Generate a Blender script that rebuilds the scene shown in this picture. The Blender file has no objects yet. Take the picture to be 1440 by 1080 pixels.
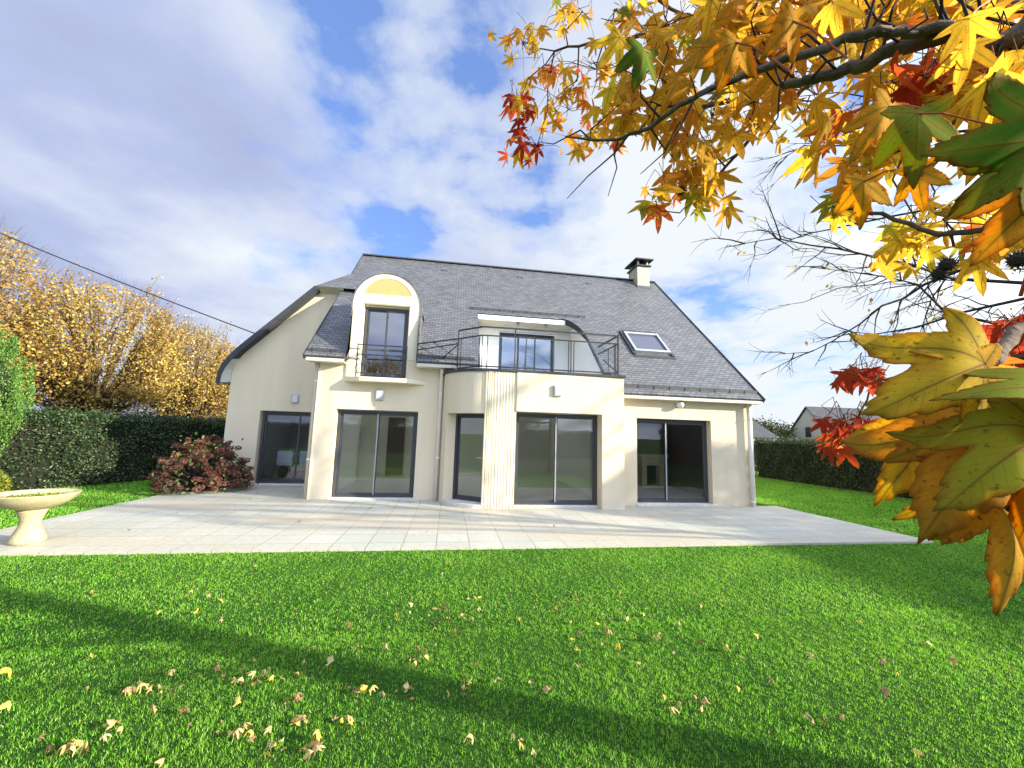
import bpy, math, random
import numpy as np
from mathutils import Vector, Matrix
from mathutils.geometry import tessellate_polygon
R = random.Random(7)
NR = np.random.default_rng(11)
PI = math.pi
sc = bpy.context.scene
COL = sc.collection

# ------------------------------------------------------------------ camera
F = 557.0; H = 1.62
def nrm(v): v = np.array(v, float); return v/np.linalg.norm(v)
_D = nrm([-89, 68, F]); _V = np.array([134.6, -4386, F]); _U = nrm(_V-_V.dot(_D)*_D)
_X = np.cross(_D, _U)
if _X[0] < 0: _X = -_X
RM = np.array([_X, _D, _U])
CAMP = np.array([0, 0, H])
def ray(px, py): return RM @ np.array([px-720, py-540, F])
def gz(px, py, z=0.0):                       # survey point on a horizontal plane
    r = ray(px, py); return CAMP+r*(z-H)/r[2]
def gy(px, py, y):                           # survey point on a facade-parallel plane
    r = ray(px, py); return CAMP+r*y/r[1]
def gd(px, py, d):                           # survey point at true distance d
    return CAMP+nrm(ray(px, py))*d
cd = bpy.data.cameras.new('camera'); cam = bpy.data.objects.new('camera', cd); COL.objects.link(cam)
cd.sensor_width = 36; cd.lens = 36*F/1440; cd.clip_start = 0.02; cd.clip_end = 3000
rt, up, bk = RM@[1, 0, 0], RM@[0, -1, 0], RM@[0, 0, -1]
cam.matrix_world = Matrix(((rt[0], up[0], bk[0], 0), (rt[1], up[1], bk[1], 0), (rt[2], up[2], bk[2], H), (0, 0, 0, 1)))
sc.camera = cam

# ------------------------------------------------------------------ materials
def mat(name):
    m = bpy.data.materials.new(name); m.use_nodes = True
    nt = m.node_tree; nt.nodes.clear()
    o = nt.nodes.new('ShaderNodeOutputMaterial')
    return m, nt, o
class N:                                     # tiny node helper
    def __init__(s, nt): s.nt = nt
    def n(s, t, **k):
        x = s.nt.nodes.new(t)
        for a, v in k.items():
            if a.startswith('i_'):
                key = a[2:]
                key = int(key) if key.isdigit() else key.replace('_', ' ')
                x.inputs[key].default_value = v
            else: setattr(x, a, v)
        return x
    def l(s, a, b): s.nt.links.new(a, b)
    def ramp(s, fac, stops):
        r = s.n('ShaderNodeValToRGB'); e = r.color_ramp.elements
        while len(e) < len(stops): e.new(0.5)
        for i, (p, c) in enumerate(stops):
            e[i].position = p; e[i].color = (*c, 1) if len(c) == 3 else c
        s.l(fac, r.inputs[0]); return r.outputs[0]
    def mix(s, fac, a, b, blend='MIX'):
        x = s.n('ShaderNodeMix', data_type='RGBA', blend_type=blend)
        for inp, v in ((x.inputs[0], fac), (x.inputs[6], a), (x.inputs[7], b)):
            if hasattr(v, 'links'): s.l(v, inp)
            else: inp.default_value = v if not isinstance(v, tuple) or len(v) == 4 else (*v, 1)
        return x.outputs[2]
    def math(s, op, a, b=0.0, c=0.0):
        x = s.n('ShaderNodeMath', operation=op)
        for i, v in enumerate((a, b, c)):
            if hasattr(v, 'links'): s.l(v, x.inputs[i])
            else: x.inputs[i].default_value = v
        return x.outputs[0]
def simple(name, c, rough=0.7, metal=0.0, var=0.12, scale=6.0, bump=0.0, bscale=80.0, spec=0.3, streak=False, dirt=None):
    m, nt, o = mat(name); g = N(nt)
    p = g.n('ShaderNodeBsdfPrincipled'); p.inputs['Roughness'].default_value = rough
    p.inputs['Metallic'].default_value = metal; p.inputs['Specular IOR Level'].default_value = spec
    tc = g.n('ShaderNodeTexCoord')
    v = tc.outputs['Object']
    if streak:
        mp = g.n('ShaderNodeMapping'); mp.inputs['Scale'].default_value = (1, 1, .12); g.l(v, mp.inputs[0]); v2 = mp.outputs[0]
    else: v2 = v
    nz = g.n('ShaderNodeTexNoise', i_Scale=scale, i_Detail=6.0); g.l(v2, nz.inputs['Vector'])
    lo = tuple(x*(1-var) for x in c); hi = tuple(min(1, x*(1+var)) for x in c)
    colr = g.ramp(nz.outputs[0], [(.3, lo), (.7, hi)])
    if dirt:
        n2 = g.n('ShaderNodeTexNoise', i_Scale=scale*.35, i_Detail=8.0, i_Roughness=.7); g.l(v2, n2.inputs['Vector'])
        f = g.ramp(n2.outputs[0], [(.5, (0, 0, 0)), (.75, (1, 1, 1))])
        colr = g.mix(g.math('MULTIPLY', f, .6), colr, dirt)
    g.l(colr, p.inputs['Base Color'])
    if bump:
        nb = g.n('ShaderNodeTexNoise', i_Scale=bscale, i_Detail=4.0); g.l(v, nb.inputs['Vector'])
        b = g.n('ShaderNodeBump', i_Strength=bump, i_Distance=0.01); g.l(nb.outputs[0], b.inputs['Height']); g.l(b.outputs[0], p.inputs['Normal'])
    g.l(p.outputs[0], o.inputs[0]); return m
MT = {}
MT['render'] = simple('cream_render', (.69, .60, .44), .9, var=.035, scale=1.9, bump=.7, bscale=70, spec=.1, streak=True, dirt=(.56, .49, .38))
MT['render_rib'] = simple('ribbed_render', (.72, .66, .50), .92, var=.12, scale=9, bump=1.0, bscale=45, spec=.1, streak=True, dirt=(.5, .44, .32))
MT['trim'] = simple('ivory_render', (.74, .67, .50), .85, var=.03, scale=2, bump=.15, bscale=120, spec=.1)
MT['ochre'] = simple('ochre_render', (.60, .38, .16), .9, var=.05, scale=4, bump=.4, bscale=110, spec=.1)
MT['soffit'] = simple('white_soffit', (.62, .58, .48), .7, var=.03)
MT['graysoffit'] = simple('grey_soffit', (.50, .51, .48), .7, var=.06)
MT['frame'] = simple('anthracite_aluminium', (.045, .05, .058), .45, var=.08, spec=.5)
MT['lightframe'] = simple('grey_aluminium', (.42, .43, .45), .35, var=.05, spec=.5, metal=.3)
MT['black'] = simple('black_painted_steel', (.02, .02, .022), .45, spec=.5)
MT['zinc'] = simple('weathered_zinc', (.10, .105, .115), .45, metal=.4, var=.2, scale=12)
MT['lead'] = simple('dark_flashing', (.045, .047, .055), .6, var=.2)
MT['white'] = simple('white_pvc', (.80, .81, .80), .4, var=.02, spec=.4)
MT['pipe'] = simple('cream_pvc_pipe', (.62, .54, .44), .45, var=.05, spec=.4)
MT['pipew'] = simple('white_pvc_pipe', (.75, .72, .68), .4, var=.04, spec=.4)
MT['sill'] = simple('pale_stone_sill', (.62, .60, .54), .8, var=.12, scale=9, bump=.3, dirt=(.35, .34, .30))
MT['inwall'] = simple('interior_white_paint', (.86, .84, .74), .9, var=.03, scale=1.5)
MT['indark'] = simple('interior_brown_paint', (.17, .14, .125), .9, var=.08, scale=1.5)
MT['infloor'] = simple('interior_pale_floor', (.50, .47, .38), .35, var=.05, scale=1.5, spec=.5)
MT['wood'] = simple('pale_oak', (.45, .30, .17), .5, var=.15, scale=14)
MT['bark'] = simple('grey_brown_bark', (.13, .10, .075), .95, var=.35, scale=30, bump=.9, bscale=60, spec=.1)
MT['darktwig'] = simple('dark_twig_bark', (.045, .037, .034), .9, var=.3, scale=30, spec=.1)
MT['goldtwig'] = simple('brown_twig_bark', (.10, .065, .045), .9, var=.3, scale=10, spec=.1)
MT['stone'] = simple('yellowed_cast_stone', (.42, .365, .22), .9, var=.16, scale=7, bump=.7, bscale=70, spec=.1, dirt=(.26, .24, .12))
MT['soil'] = simple('dark_garden_soil', (.05, .035, .022), 1, var=.3, scale=30, bump=1)
MT['chim'] = simple('weathered_chimney_render', (.60, .52, .40), .9, var=.12, scale=24, streak=True, dirt=(.30, .13, .06), bump=.3)
MT['gravel'] = simple('pale_gravel', (.55, .53, .48), .95, var=.2, scale=60, bump=1)
MT['farslate'] = simple('far_slate_roof', (.075, .08, .09), .85, var=.15, scale=3, spec=.15)
MT['nwall'] = simple('neighbour_pale_render', (.68, .62, .52), .9, var=.04)
MT['lampglass'] = simple('frosted_lamp_glass', (.75, .75, .72), .3, var=.02, spec=.5)
MT['core'] = simple('dark_gap_filler', (.012, .014, .008), 1, var=.3)  # near-black filler, dark gaps between leaves put into its colour

def slate():
    m, nt, o = mat('slate_tiles'); g = N(nt)
    p = g.n('ShaderNodeBsdfPrincipled'); p.inputs['Roughness'].default_value = .5; p.inputs['Specular IOR Level'].default_value = .45
    uv = g.n('ShaderNodeUVMap', uv_map='UVMap')
    br = g.n('ShaderNodeTexBrick', i_Scale=1.0, i_Mortar_Size=.008, i_Mortar_Smooth=.3, i_Bias=0.0, i_Brick_Width=.17, i_Row_Height=.098)
    br.inputs['Color1'].default_value = (0, 0, 0, 1); br.inputs['Color2'].default_value = (1, 1, 1, 1); br.inputs['Mortar'].default_value = (.5, .5, .5, 1)
    br.offset = .5; g.l(uv.outputs[0], br.inputs['Vector'])
    col = g.ramp(br.outputs['Color'], [(0, (.09, .094, .102)), (.5, (.118, .122, .13)), (1, (.155, .16, .168))])
    nz = g.n('ShaderNodeTexNoise', i_Scale=1.1, i_Detail=8.0, i_Roughness=.7); g.l(uv.outputs[0], nz.inputs['Vector'])
    col = g.mix(g.math('MULTIPLY', g.ramp(nz.outputs[0], [(.45, (0, 0, 0)), (.75, (1, 1, 1))]), .45), col, (.17, .17, .165, 1))
    col = g.mix(br.outputs['Fac'], col, (.015, .016, .02, 1))  # near-black joints put the shading at the slate edges into colour
    g.l(col, p.inputs['Base Color'])
    # each slate leans out towards its lower edge
    sep = g.n('ShaderNodeSeparateXYZ'); g.l(uv.outputs[0], sep.inputs[0])
    fr = g.math('FRACT', g.math('DIVIDE', sep.outputs[1], .098))
    hh = g.math('SUBTRACT', g.math('MULTIPLY', g.math('SUBTRACT', 1.0, fr), 1.0), g.math('MULTIPLY', br.outputs['Fac'], 1.0))
    hh = g.math('ADD', hh, g.math('MULTIPLY', br.outputs['Color'], .35))
    b = g.n('ShaderNodeBump', i_Strength=.9, i_Distance=.012); g.l(hh, b.inputs['Height']); g.l(b.outputs[0], p.inputs['Normal'])
    g.l(p.outputs[0], o.inputs[0]); return m
MT['slate'] = slate()

def glass(name, tint=(.86, .90, .88), ior=1.9, rough=0.0):
    m, nt, o = mat(name); g = N(nt)
    t = g.n('ShaderNodeBsdfTransparent'); t.inputs[0].default_value = (*tint, 1)
    gl = g.n('ShaderNodeBsdfGlossy'); gl.inputs['Roughness'].default_value = rough; gl.inputs[0].default_value = (.95, .97, 1, 1)
    nz = g.n('ShaderNodeTexNoise', i_Scale=.9, i_Detail=1.0); tc = g.n('ShaderNodeTexCoord'); g.l(tc.outputs['Object'], nz.inputs['Vector'])
    b = g.n('ShaderNodeBump', i_Strength=.05, i_Distance=.03); g.l(nz.outputs[0], b.inputs['Height']); g.l(b.outputs[0], gl.inputs['Normal'])
    fr = g.n('ShaderNodeFresnel', i_IOR=ior)
    mx = g.n('ShaderNodeMixShader'); g.l(fr.outputs[0], mx.inputs[0]); g.l(t.outputs[0], mx.inputs[1]); g.l(gl.outputs[0], mx.inputs[2])
    g.l(mx.outputs[0], o.inputs[0]); return m
MT['glass'] = glass('window_glass', (.95, .96, .93), 1.6)
MT['clearglass'] = glass('right_door_glass', (.97, .97, .96), 1.42)
MT['wingglass'] = glass('left_room_glass', (.85, .88, .93), 1.7)
MT['darkglass'] = glass('upper_window_glass', (.5, .53, .58), 2.3)

def tiles():
    m, nt, o = mat('pale_terrace_tiles'); g = N(nt)
    p = g.n('ShaderNodeBsdfPrincipled'); p.inputs['Specular IOR Level'].default_value = .35
    tc = g.n('ShaderNodeTexCoord'); mp = g.n('ShaderNodeMapping'); mp.inputs['Location'].default_value = (.10, .02, 0); g.l(tc.outputs['Object'], mp.inputs[0])
    br = g.n('ShaderNodeTexBrick', i_Scale=1.0, i_Mortar_Size=.009, i_Mortar_Smooth=.3, i_Bias=0.0, i_Brick_Width=.48, i_Row_Height=.48)
    br.offset = 0.0; br.inputs['Color1'].default_value = (.42, .43, .375, 1); br.inputs['Color2'].default_value = (.50, .51, .455, 1); br.inputs['Mortar'].default_value = (.22, .25, .16, 1)
    g.l(mp.outputs[0], br.inputs['Vector'])
    n1 = g.n('ShaderNodeTexNoise', i_Scale=.55, i_Detail=7.0, i_Roughness=.65); m2 = g.n('ShaderNodeMapping'); m2.inputs['Scale'].default_value = (.5, 1.6, 1); g.l(tc.outputs['Object'], m2.inputs[0]); g.l(m2.outputs[0], n1.inputs['Vector'])
    c = g.mix(g.ramp(n1.outputs[0], [(.40, (0, 0, 0)), (.62, (.85, .85, .85))]), br.outputs['Color'], (.46, .40, .29, 1))
    n2 = g.n('ShaderNodeTexNoise', i_Scale=14.0, i_Detail=6.0, i_Roughness=.7); g.l(tc.outputs['Object'], n2.inputs['Vector'])
    c = g.mix(g.ramp(n2.outputs[0], [(.48, (0, 0, 0)), (.72, (.7, .7, .7))]), c, (.30, .30, .23, 1))
    g.l(c, p.inputs['Base Color'])
    g.l(g.ramp(n1.outputs[0], [(.3, (.38, .38, .38)), (.7, (.7, .7, .7))]), p.inputs['Roughness'])
    h = g.math('SUBTRACT', g.math('MULTIPLY', n2.outputs[0], .25), br.outputs['Fac'])
    b = g.n('ShaderNodeBump', i_Strength=.5, i_Distance=.006); g.l(h, b.inputs['Height']); g.l(b.outputs[0], p.inputs['Normal'])
    g.l(p.outputs[0], o.inputs[0]); return m
MT['tiles'] = tiles()

def lawnmat():
    m, nt, o = mat('lawn_ground'); g = N(nt)
    p = g.n('ShaderNodeBsdfPrincipled'); p.inputs['Roughness'].default_value = .95; p.inputs['Specular IOR Level'].default_value = .1
    tc = g.n('ShaderNodeTexCoord')
    n1 = g.n('ShaderNodeTexNoise', i_Scale=40.0, i_Detail=8.0, i_Roughness=.8); g.l(tc.outputs['Object'], n1.inputs['Vector'])
    n2 = g.n('ShaderNodeTexNoise', i_Scale=.6, i_Detail=5.0); g.l(tc.outputs['Object'], n2.inputs['Vector'])
    c = g.ramp(n1.outputs[0], [(.3, (.012, .035, .006)), (.6, (.035, .11, .014)), (.8, (.08, .17, .03))])  # kept dark, shading between tufts put into the ground colour
    c = g.mix(g.math('MULTIPLY', n2.outputs[0], .35), c, (.05, .12, .02, 1))
    g.l(c, p.inputs['Base Color'])
    b = g.n('ShaderNodeBump', i_Strength=1.0, i_Distance=.03); g.l(n1.outputs[0], b.inputs['Height']); g.l(b.outputs[0], p.inputs['Normal'])
    g.l(p.outputs[0], o.inputs[0]); return m
MT['lawn'] = lawnmat()

def leafmat(name, stops, trans=.35, rough=.55, veins=False, patch=None, tmul=1.3, spec=.35):
    m, nt, o = mat(name); g = N(nt)
    at = g.n('ShaderNodeAttribute', attribute_name='rnd')
    c = g.ramp(at.outputs['Fac'], stops)
    if patch:
        tc = g.n('ShaderNodeTexCoord'); nz = g.n('ShaderNodeTexNoise', i_Scale=patch[0], i_Detail=3.0); g.l(tc.outputs['Object'], nz.inputs['Vector'])
        c = g.mix(g.ramp(nz.outputs[0], [(.42, (0, 0, 0)), (.62, (patch[2],)*3)]), c, patch[1])
    if veins:
        tc = g.n('ShaderNodeTexCoord')
        nz = g.n('ShaderNodeTexNoise', i_Scale=45.0, i_Detail=6.0, i_Roughness=.7); g.l(tc.outputs['Object'], nz.inputs['Vector'])
        c = g.mix(g.math('MULTIPLY', g.ramp(nz.outputs[0], [(.45, (0, 0, 0)), (.72, (.5, .5, .5))]), g.ramp(at.outputs['Fac'], [(.15, (0, 0, 0)), (.3, (1, 1, 1))])), c, (.40, .17, .02, 1))
        ns = g.n('ShaderNodeTexNoise', i_Scale=260.0, i_Detail=2.0); g.l(tc.outputs['Object'], ns.inputs['Vector'])
        c = g.mix(g.ramp(ns.outputs[0], [(.62, (0, 0, 0)), (.70, (.7, .7, .7))]), c, (.14, .06, .02, 1))
        e = g.n('ShaderNodeAttribute', attribute_name='edge')
        c = g.mix(g.ramp(e.outputs['Fac'], [(.84, (0, 0, 0)), (1, (.6, .6, .6))]), c, (.32, .09, .015, 1))
        lv = g.n('ShaderNodeAttribute', attribute_name='lv').outputs['Fac']; lu = g.n('ShaderNodeAttribute', attribute_name='lu').outputs['Fac']
        c = g.mix(g.math('MULTIPLY', g.ramp(lv, [(0.0, (.5, .5, .5)), (.09, (0, 0, 0))]), g.ramp(at.outputs['Fac'], [(.25, (0, 0, 0)), (.5, (1, 1, 1))])), c, (.30, .30, .03, 1))            # green lingers beside the ribs
        main = g.ramp(g.math('ADD', lv, g.math('MULTIPLY', lu, .006)), [(.004, (1, 1, 1)), (.016, (0, 0, 0))])
        sv = g.math('ABSOLUTE', g.math('SUBTRACT', g.math('FRACT', g.math('ADD', g.math('MULTIPLY', g.math('SUBTRACT', lu, g.math('MULTIPLY', lv, 1.1)), 11.0), g.math('MULTIPLY', nz.outputs[0], .9))), .5))
        side = g.math('MULTIPLY', g.ramp(sv, [(.0, (1, 1, 1)), (.06, (0, 0, 0))]), .55)
        c = g.mix(g.math('MULTIPLY', g.math('MAXIMUM', main, side), .75), c, (.24, .075, .02, 1))
    d = g.n('ShaderNodeBsdfPrincipled'); d.inputs['Roughness'].default_value = rough; d.inputs['Specular IOR Level'].default_value = spec; g.l(c, d.inputs['Base Color'])
    t = g.n('ShaderNodeBsdfTranslucent'); g.l(g.mix(1.0, c, (tmul, tmul, tmul*.8, 1), 'MULTIPLY'), t.inputs[0])
    mx = g.n('ShaderNodeMixShader', i_0=trans); g.l(d.outputs[0], mx.inputs[1]); g.l(t.outputs[0], mx.inputs[2]); g.l(mx.outputs[0], o.inputs[0]); return m
MT['grass'] = leafmat('grass_blades', [(0, (.045, .15, .010)), (.35, (.12, .35, .020)), (.7, (.22, .52, .04)), (.92, (.40, .62, .11)), (1, (.55, .52, .24))], .45, .5, patch=(1.1, (.22, .44, .045, 1), .55))
MT['goldleaf'] = leafmat('golden_leaves', [(0, (.10, .05, .02)), (.3, (.28, .16, .04)), (.6, (.50, .35, .07)), (.88, (.68, .58, .20)), (1, (.30, .34, .05))], .38, patch=(.35, (.27, .14, .05, 1), .5))
MT['hedgeleaf'] = leafmat('hedge_leaves', [(0, (.010, .024, .009)), (.45, (.025, .055, .016)), (.8, (.045, .092, .026)), (.95, (.085, .15, .035)), (1, (.20, .14, .05))], .2, .4, patch=(.6, (.05, .045, .02, 1), .25))
MT['thuja'] = leafmat('thuja_sprays', [(0, (.05, .12, .02)), (.5, (.12, .26, .045)), (1, (.24, .40, .09))], .25, .6)
MT['ygshrub'] = leafmat('yellow_green_leaves', [(0, (.12, .16, .02)), (.5, (.26, .30, .03)), (1, (.42, .42, .07))], .3, .5)
MT['hydra'] = leafmat('dry_hydrangea_petals', [(0, (.04, .012, .012)), (.35, (.10, .03, .025)), (.7, (.17, .065, .045)), (1, (.27, .16, .10))], .2, .6, patch=(1.2, (.17, .03, .04, 1), .35))
MT['hydraleaf'] = leafmat('hydrangea_leaves', [(0, (.05, .04, .015)), (.5, (.10, .11, .03)), (1, (.14, .20, .04))], .2, .5)
AUT = [(0, (.27, .022, .014)), (.10, (.50, .075, .015)), (.24, (.52, .20, .02)), (.55, (.62, .34, .03)), (.80, (.76, .52, .04)), (.90, (.40, .40, .03)), (1, (.06, .20, .02))]
MT['autleaf'] = leafmat('autumn_star_leaves', AUT, .55, .7, veins=True, tmul=1.5, spec=.06)
MT['fallen'] = leafmat('fallen_leaf_skin', [(0, (.16, .08, .035)), (.4, (.42, .28, .12)), (.7, (.58, .45, .22)), (1, (.70, .52, .07))], .15, .6)
MT['smallleaf'] = leafmat('small_yellow_leaves', [(0, (.25, .22, .02)), (.5, (.45, .38, .03)), (1, (.35, .12, .02))], .4, .5)
MT['farleaf'] = leafmat('far_tree_leaves', [(0, (.03, .05, .015)), (.6, (.08, .11, .03)), (1, (.22, .17, .05))], .3, .6)

# ------------------------------------------------------------------ mesh helpers
def setp(o, label=None, cat=None, group=None, kind=None):
    if label: o['label'] = label
    if cat: o['category'] = cat
    if group: o['group'] = group
    if kind: o['kind'] = kind
    return o
ORG = {}
def root(name, loc, label, cat, group=None):
    o = bpy.data.objects.new(name, None); COL.objects.link(o); o.location = loc; o.empty_display_size = .2
    ORG[o.name] = Vector(loc); return setp(o, label, cat, group)
def fin(name, me, m, parent, org):
    me.materials.append(m if not isinstance(m, str) else MT[m])
    o = bpy.data.objects.new(name, me); COL.objects.link(o)
    if parent is not None: o.parent = parent; ORG[o.name] = ORG[parent.name]
    else: o.location = org; ORG[o.name] = Vector(org)
    return o
class MB:
    def __init__(s): s.v = []; s.f = []; s.uv = None
    def face(s, pts):
        n = len(s.v); s.v += [tuple(p) for p in pts]; s.f.append(tuple(range(n, n+len(pts))))
    def box(s, x0, x1, y0, y1, z0, z1):
        n = len(s.v); s.v += [(x0, y0, z0), (x1, y0, z0), (x1, y1, z0), (x0, y1, z0), (x0, y0, z1), (x1, y0, z1), (x1, y1, z1), (x0, y1, z1)]
        s.f += [tuple(n+i for i in q) for q in ((3, 2, 1, 0), (4, 5, 6, 7), (0, 1, 5, 4), (1, 2, 6, 5), (2, 3, 7, 6), (3, 0, 4, 7))]; return s
    def obox(s, O, u, w, a0, a1, b0, b1, z0, z1):       # oriented box: u along, w outward
        n = len(s.v)
        for z in (z0, z1):
            for a, b in ((a0, b0), (a1, b0), (a1, b1), (a0, b1)):
                s.v.append((O[0]+u[0]*a+w[0]*b, O[1]+u[1]*a+w[1]*b, O[2]+z))
        s.f += [tuple(n+i for i in q) for q in ((3, 2, 1, 0), (4, 5, 6, 7), (0, 1, 5, 4), (1, 2, 6, 5), (2, 3, 7, 6), (3, 0, 4, 7))]; return s
    def beam(s, a, b, wx, wz):
        a = Vector(a); b = Vector(b); d = (b-a).normalized(); h = Vector((0, 0, 1)) if abs(d.z) < .95 else Vector((1, 0, 0))
        sx = d.cross(h).normalized()*wx/2; sz = sx.cross(d).normalized()*wz/2; n = len(s.v)
        for p in (a, b):
            for q in (-sx-sz, sx-sz, sx+sz, -sx+sz): s.v.append(tuple(p+q))
        s.f += [tuple(n+i for i in q) for q in ((3, 2, 1, 0), (4, 5, 6, 7), (0, 1, 5, 4), (1, 2, 6, 5), (2, 3, 7, 6), (3, 0, 4, 7))]; return s
    def tube(s, pts, rads, k=6, cap=True):
        pts = [Vector(p) for p in pts]; n0 = len(s.v)
        if not hasattr(rads, '__len__'): rads = [rads]*len(pts)
        ref = Vector((.31, .17, .93)).normalized()
        for i, p in enumerate(pts):
            d = (pts[min(i+1, len(pts)-1)]-pts[max(i-1, 0)])
            d = d.normalized() if d.length > 1e-9 else Vector((0, 0, 1))
            a = d.cross(ref)
            if a.length < .1: a = d.cross(Vector((1, 0, 0)))
            a.normalize(); b = d.cross(a)
            for j in range(k):
                t = 2*PI*j/k; s.v.append(tuple(p+(a*math.cos(t)+b*math.sin(t))*rads[i]))
        for i in range(len(pts)-1):
            for j in range(k):
                q = n0+i*k; j2 = (j+1) % k; s.f.append((q+j, q+j2, q+k+j2, q+k+j))
        if cap:
            s.f.append(tuple(n0+j for j in range(k))); s.f.append(tuple(n0+(len(pts)-1)*k+j for j in reversed(range(k))))
        return s
    def lathe(s, c, prof, k=32, jit=0):
        n0 = len(s.v)
        for r, z in prof:
            for j in range(k):
                t = 2*PI*j/k; s.v.append((c[0]+r*math.cos(t), c[1]+r*math.sin(t), c[2]+z))
        for i in range(len(prof)-1):
            for j in range(k):
                q = n0+i*k; j2 = (j+1) % k; s.f.append((q+j, q+j2, q+k+j2, q+k+j))
        return s
    def prism(s, poly, z0, z1):                          # vertical prism from xy polygon
        n = len(poly); b = len(s.v)
        s.v += [(x, y, z0) for x, y in poly]+[(x, y, z1) for x, y in poly]
        for t in tessellate_polygon([[Vector((x, y, 0)) for x, y in poly]]):
            s.f.append((b+t[2], b+t[1], b+t[0])); s.f.append((b+n+t[0], b+n+t[1], b+n+t[2]))
        for i in range(n): j = (i+1) % n; s.f.append((b+i, b+j, b+n+j, b+n+i))
        return s
    def sheet(s, loops, fn, off):                        # polygon with holes, mapped by fn(a,b) and given thickness by vector off
        P = [p for l in loops for p in l]; n = len(P); b = len(s.v); off = Vector(off)
        s.v += [tuple(fn(*p)) for p in P]; s.v += [tuple(Vector(fn(*p))+off) for p in P]
        if s.uv is None: s.uv = {}
        for i, p in enumerate(P): s.uv[b+i] = p; s.uv[b+n+i] = p
        for t in tessellate_polygon([[Vector((x, y, 0)) for x, y in l] for l in loops]):
            s.f.append((b+t[0], b+t[1], b+t[2])); s.f.append((b+n+t[2], b+n+t[1], b+n+t[0]))
        q = 0
        for l in loops:
            m = len(l)
            for i in range(m): j = (i+1) % m; s.f.append((b+q+i, b+q+j, b+n+q+j, b+n+q+i))
            q += m
        return s
    def build(s, name, m, parent=None, org=(0, 0, 0), smooth=False, bevel=0, uvfn=None, label=None):
        O = ORG[parent.name] if parent is not None else Vector(org)
        me = bpy.data.meshes.new(name)
        me.from_pydata([(x-O.x, y-O.y, z-O.z) for x, y, z in s.v], [], s.f)
        me.validate(); me.update()
        if uvfn:
            uv = me.uv_layers.new(name='UVMap')
            for lp in me.loops:
                c = me.vertices[lp.vertex_index].co; uv.data[lp.index].uv = uvfn(c.x+O.x, c.y+O.y, c.z+O.z)
        import bmesh
        bm = bmesh.new(); bm.from_mesh(me); bmesh.ops.remove_doubles(bm, verts=bm.verts, dist=1e-5); bmesh.ops.recalc_face_normals(bm, faces=bm.faces); bm.to_mesh(me); bm.free()
        if smooth:
            for p in me.polygons: p.use_smooth = True
        o = fin(name, me, m, parent, org)
        if bevel:
            b = o.modifiers.new('bevel', 'BEVEL'); b.width = bevel; b.segments = 2; b.limit_method = 'ANGLE'
        if label: o['label'] = label
        return o
def npmesh(name, V, faces, m, parent=None, org=(0, 0, 0), attrs=None, smooth=False):
    """V (n,3) world coordinates; faces list of (k,m) index arrays"""
    O = np.array(ORG[parent.name] if parent is not None else org, float)
    me = bpy.data.meshes.new(name)
    V = np.asarray(V, np.float32)-O.astype(np.float32)
    me.vertices.add(len(V)); me.vertices.foreach_set('co', V.ravel())
    lv = np.concatenate([f.ravel() for f in faces]).astype(np.int32)
    lt = np.concatenate([np.full(len(f), f.shape[1], np.int32) for f in faces])
    ls = np.concatenate([[0], np.cumsum(lt)[:-1]]).astype(np.int32)
    me.loops.add(len(lv)); me.loops.foreach_set('vertex_index', lv)
    me.polygons.add(len(lt)); me.polygons.foreach_set('loop_start', ls); me.polygons.foreach_set('loop_total', lt)
    if smooth: me.polygons.foreach_set('use_smooth', np.ones(len(lt), bool))
    me.update(calc_edges=True)
    for k, a in (attrs or {}).items():
        at = me.attributes.new(k, 'FLOAT', 'POINT'); at.data.foreach_set('value', np.asarray(a, np.float32))
    return fin(name, me, m, parent, org)
def unit(a): return a/np.maximum(np.linalg.norm(a, axis=1, keepdims=True), 1e-9)
def leaf_cards(P, size, outward=None, k=.5, updir=None, aspect=.55):
    """many folded little leaves: 4 points each, a diamond bent along its midrib"""
    n = len(P); size = np.broadcast_to(size, (n,))[:, None]
    nn = unit(NR.normal(size=(n, 3))+(0 if outward is None else outward*k*2))
    t = NR.normal(size=(n, 3)) if updir is None else updir+NR.normal(size=(n, 3))*.6
    t = unit(t-(t*nn).sum(1, keepdims=True)*nn); b = np.cross(nn, t)
    a = P-t*size*.5; c = P+t*size*.5; mid = P-t*size*.08
    l = mid+b*size*aspect*.5+nn*size*.12; r = mid-b*size*aspect*.5+nn*size*.12
    V = np.stack([a, l, c, r], 1).reshape(-1, 3); i = np.arange(n)[:, None]*4
    Fq = np.concatenate([i+np.array([0, 1, 2]), i+np.array([0, 2, 3])]); return V, Fq
def rep(a, k): return np.repeat(a, k)

# ------------------------------------------------------------------ world and sun
SAZ, SEL = math.radians(66), math.radians(17)
SUN = Vector((math.sin(SAZ)*math.cos(SEL), -math.cos(SAZ)*math.cos(SEL), math.sin(SEL)))
w = bpy.data.worlds.new('World'); sc.world = w; w.use_nodes = True
nt = w.node_tree; nt.nodes.clear(); g = N(nt)
wo = g.n('ShaderNodeOutputWorld'); bg = g.n('ShaderNodeBackground'); bg.inputs[1].default_value = .12
sky = g.n('ShaderNodeTexSky', sky_type='NISHITA', sun_disc=False); sky.sun_elevation = SEL; sky.sun_rotation = math.atan2(SUN.x, SUN.y)
sky.air_density = 1.1; sky.dust_density = .6; sky.ozone_density = 2.2
tc = g.n('ShaderNodeTexCoord'); dv = g.n('ShaderNodeVectorMath', operation='NORMALIZE'); g.l(tc.outputs['Generated'], dv.inputs[0]); DV = dv.outputs[0]
sp = g.n('ShaderNodeSeparateXYZ'); g.l(DV, sp.inputs[0])
zz = g.math('ADD', g.math('MAXIMUM', sp.outputs[2], 0.0), .16)
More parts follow.
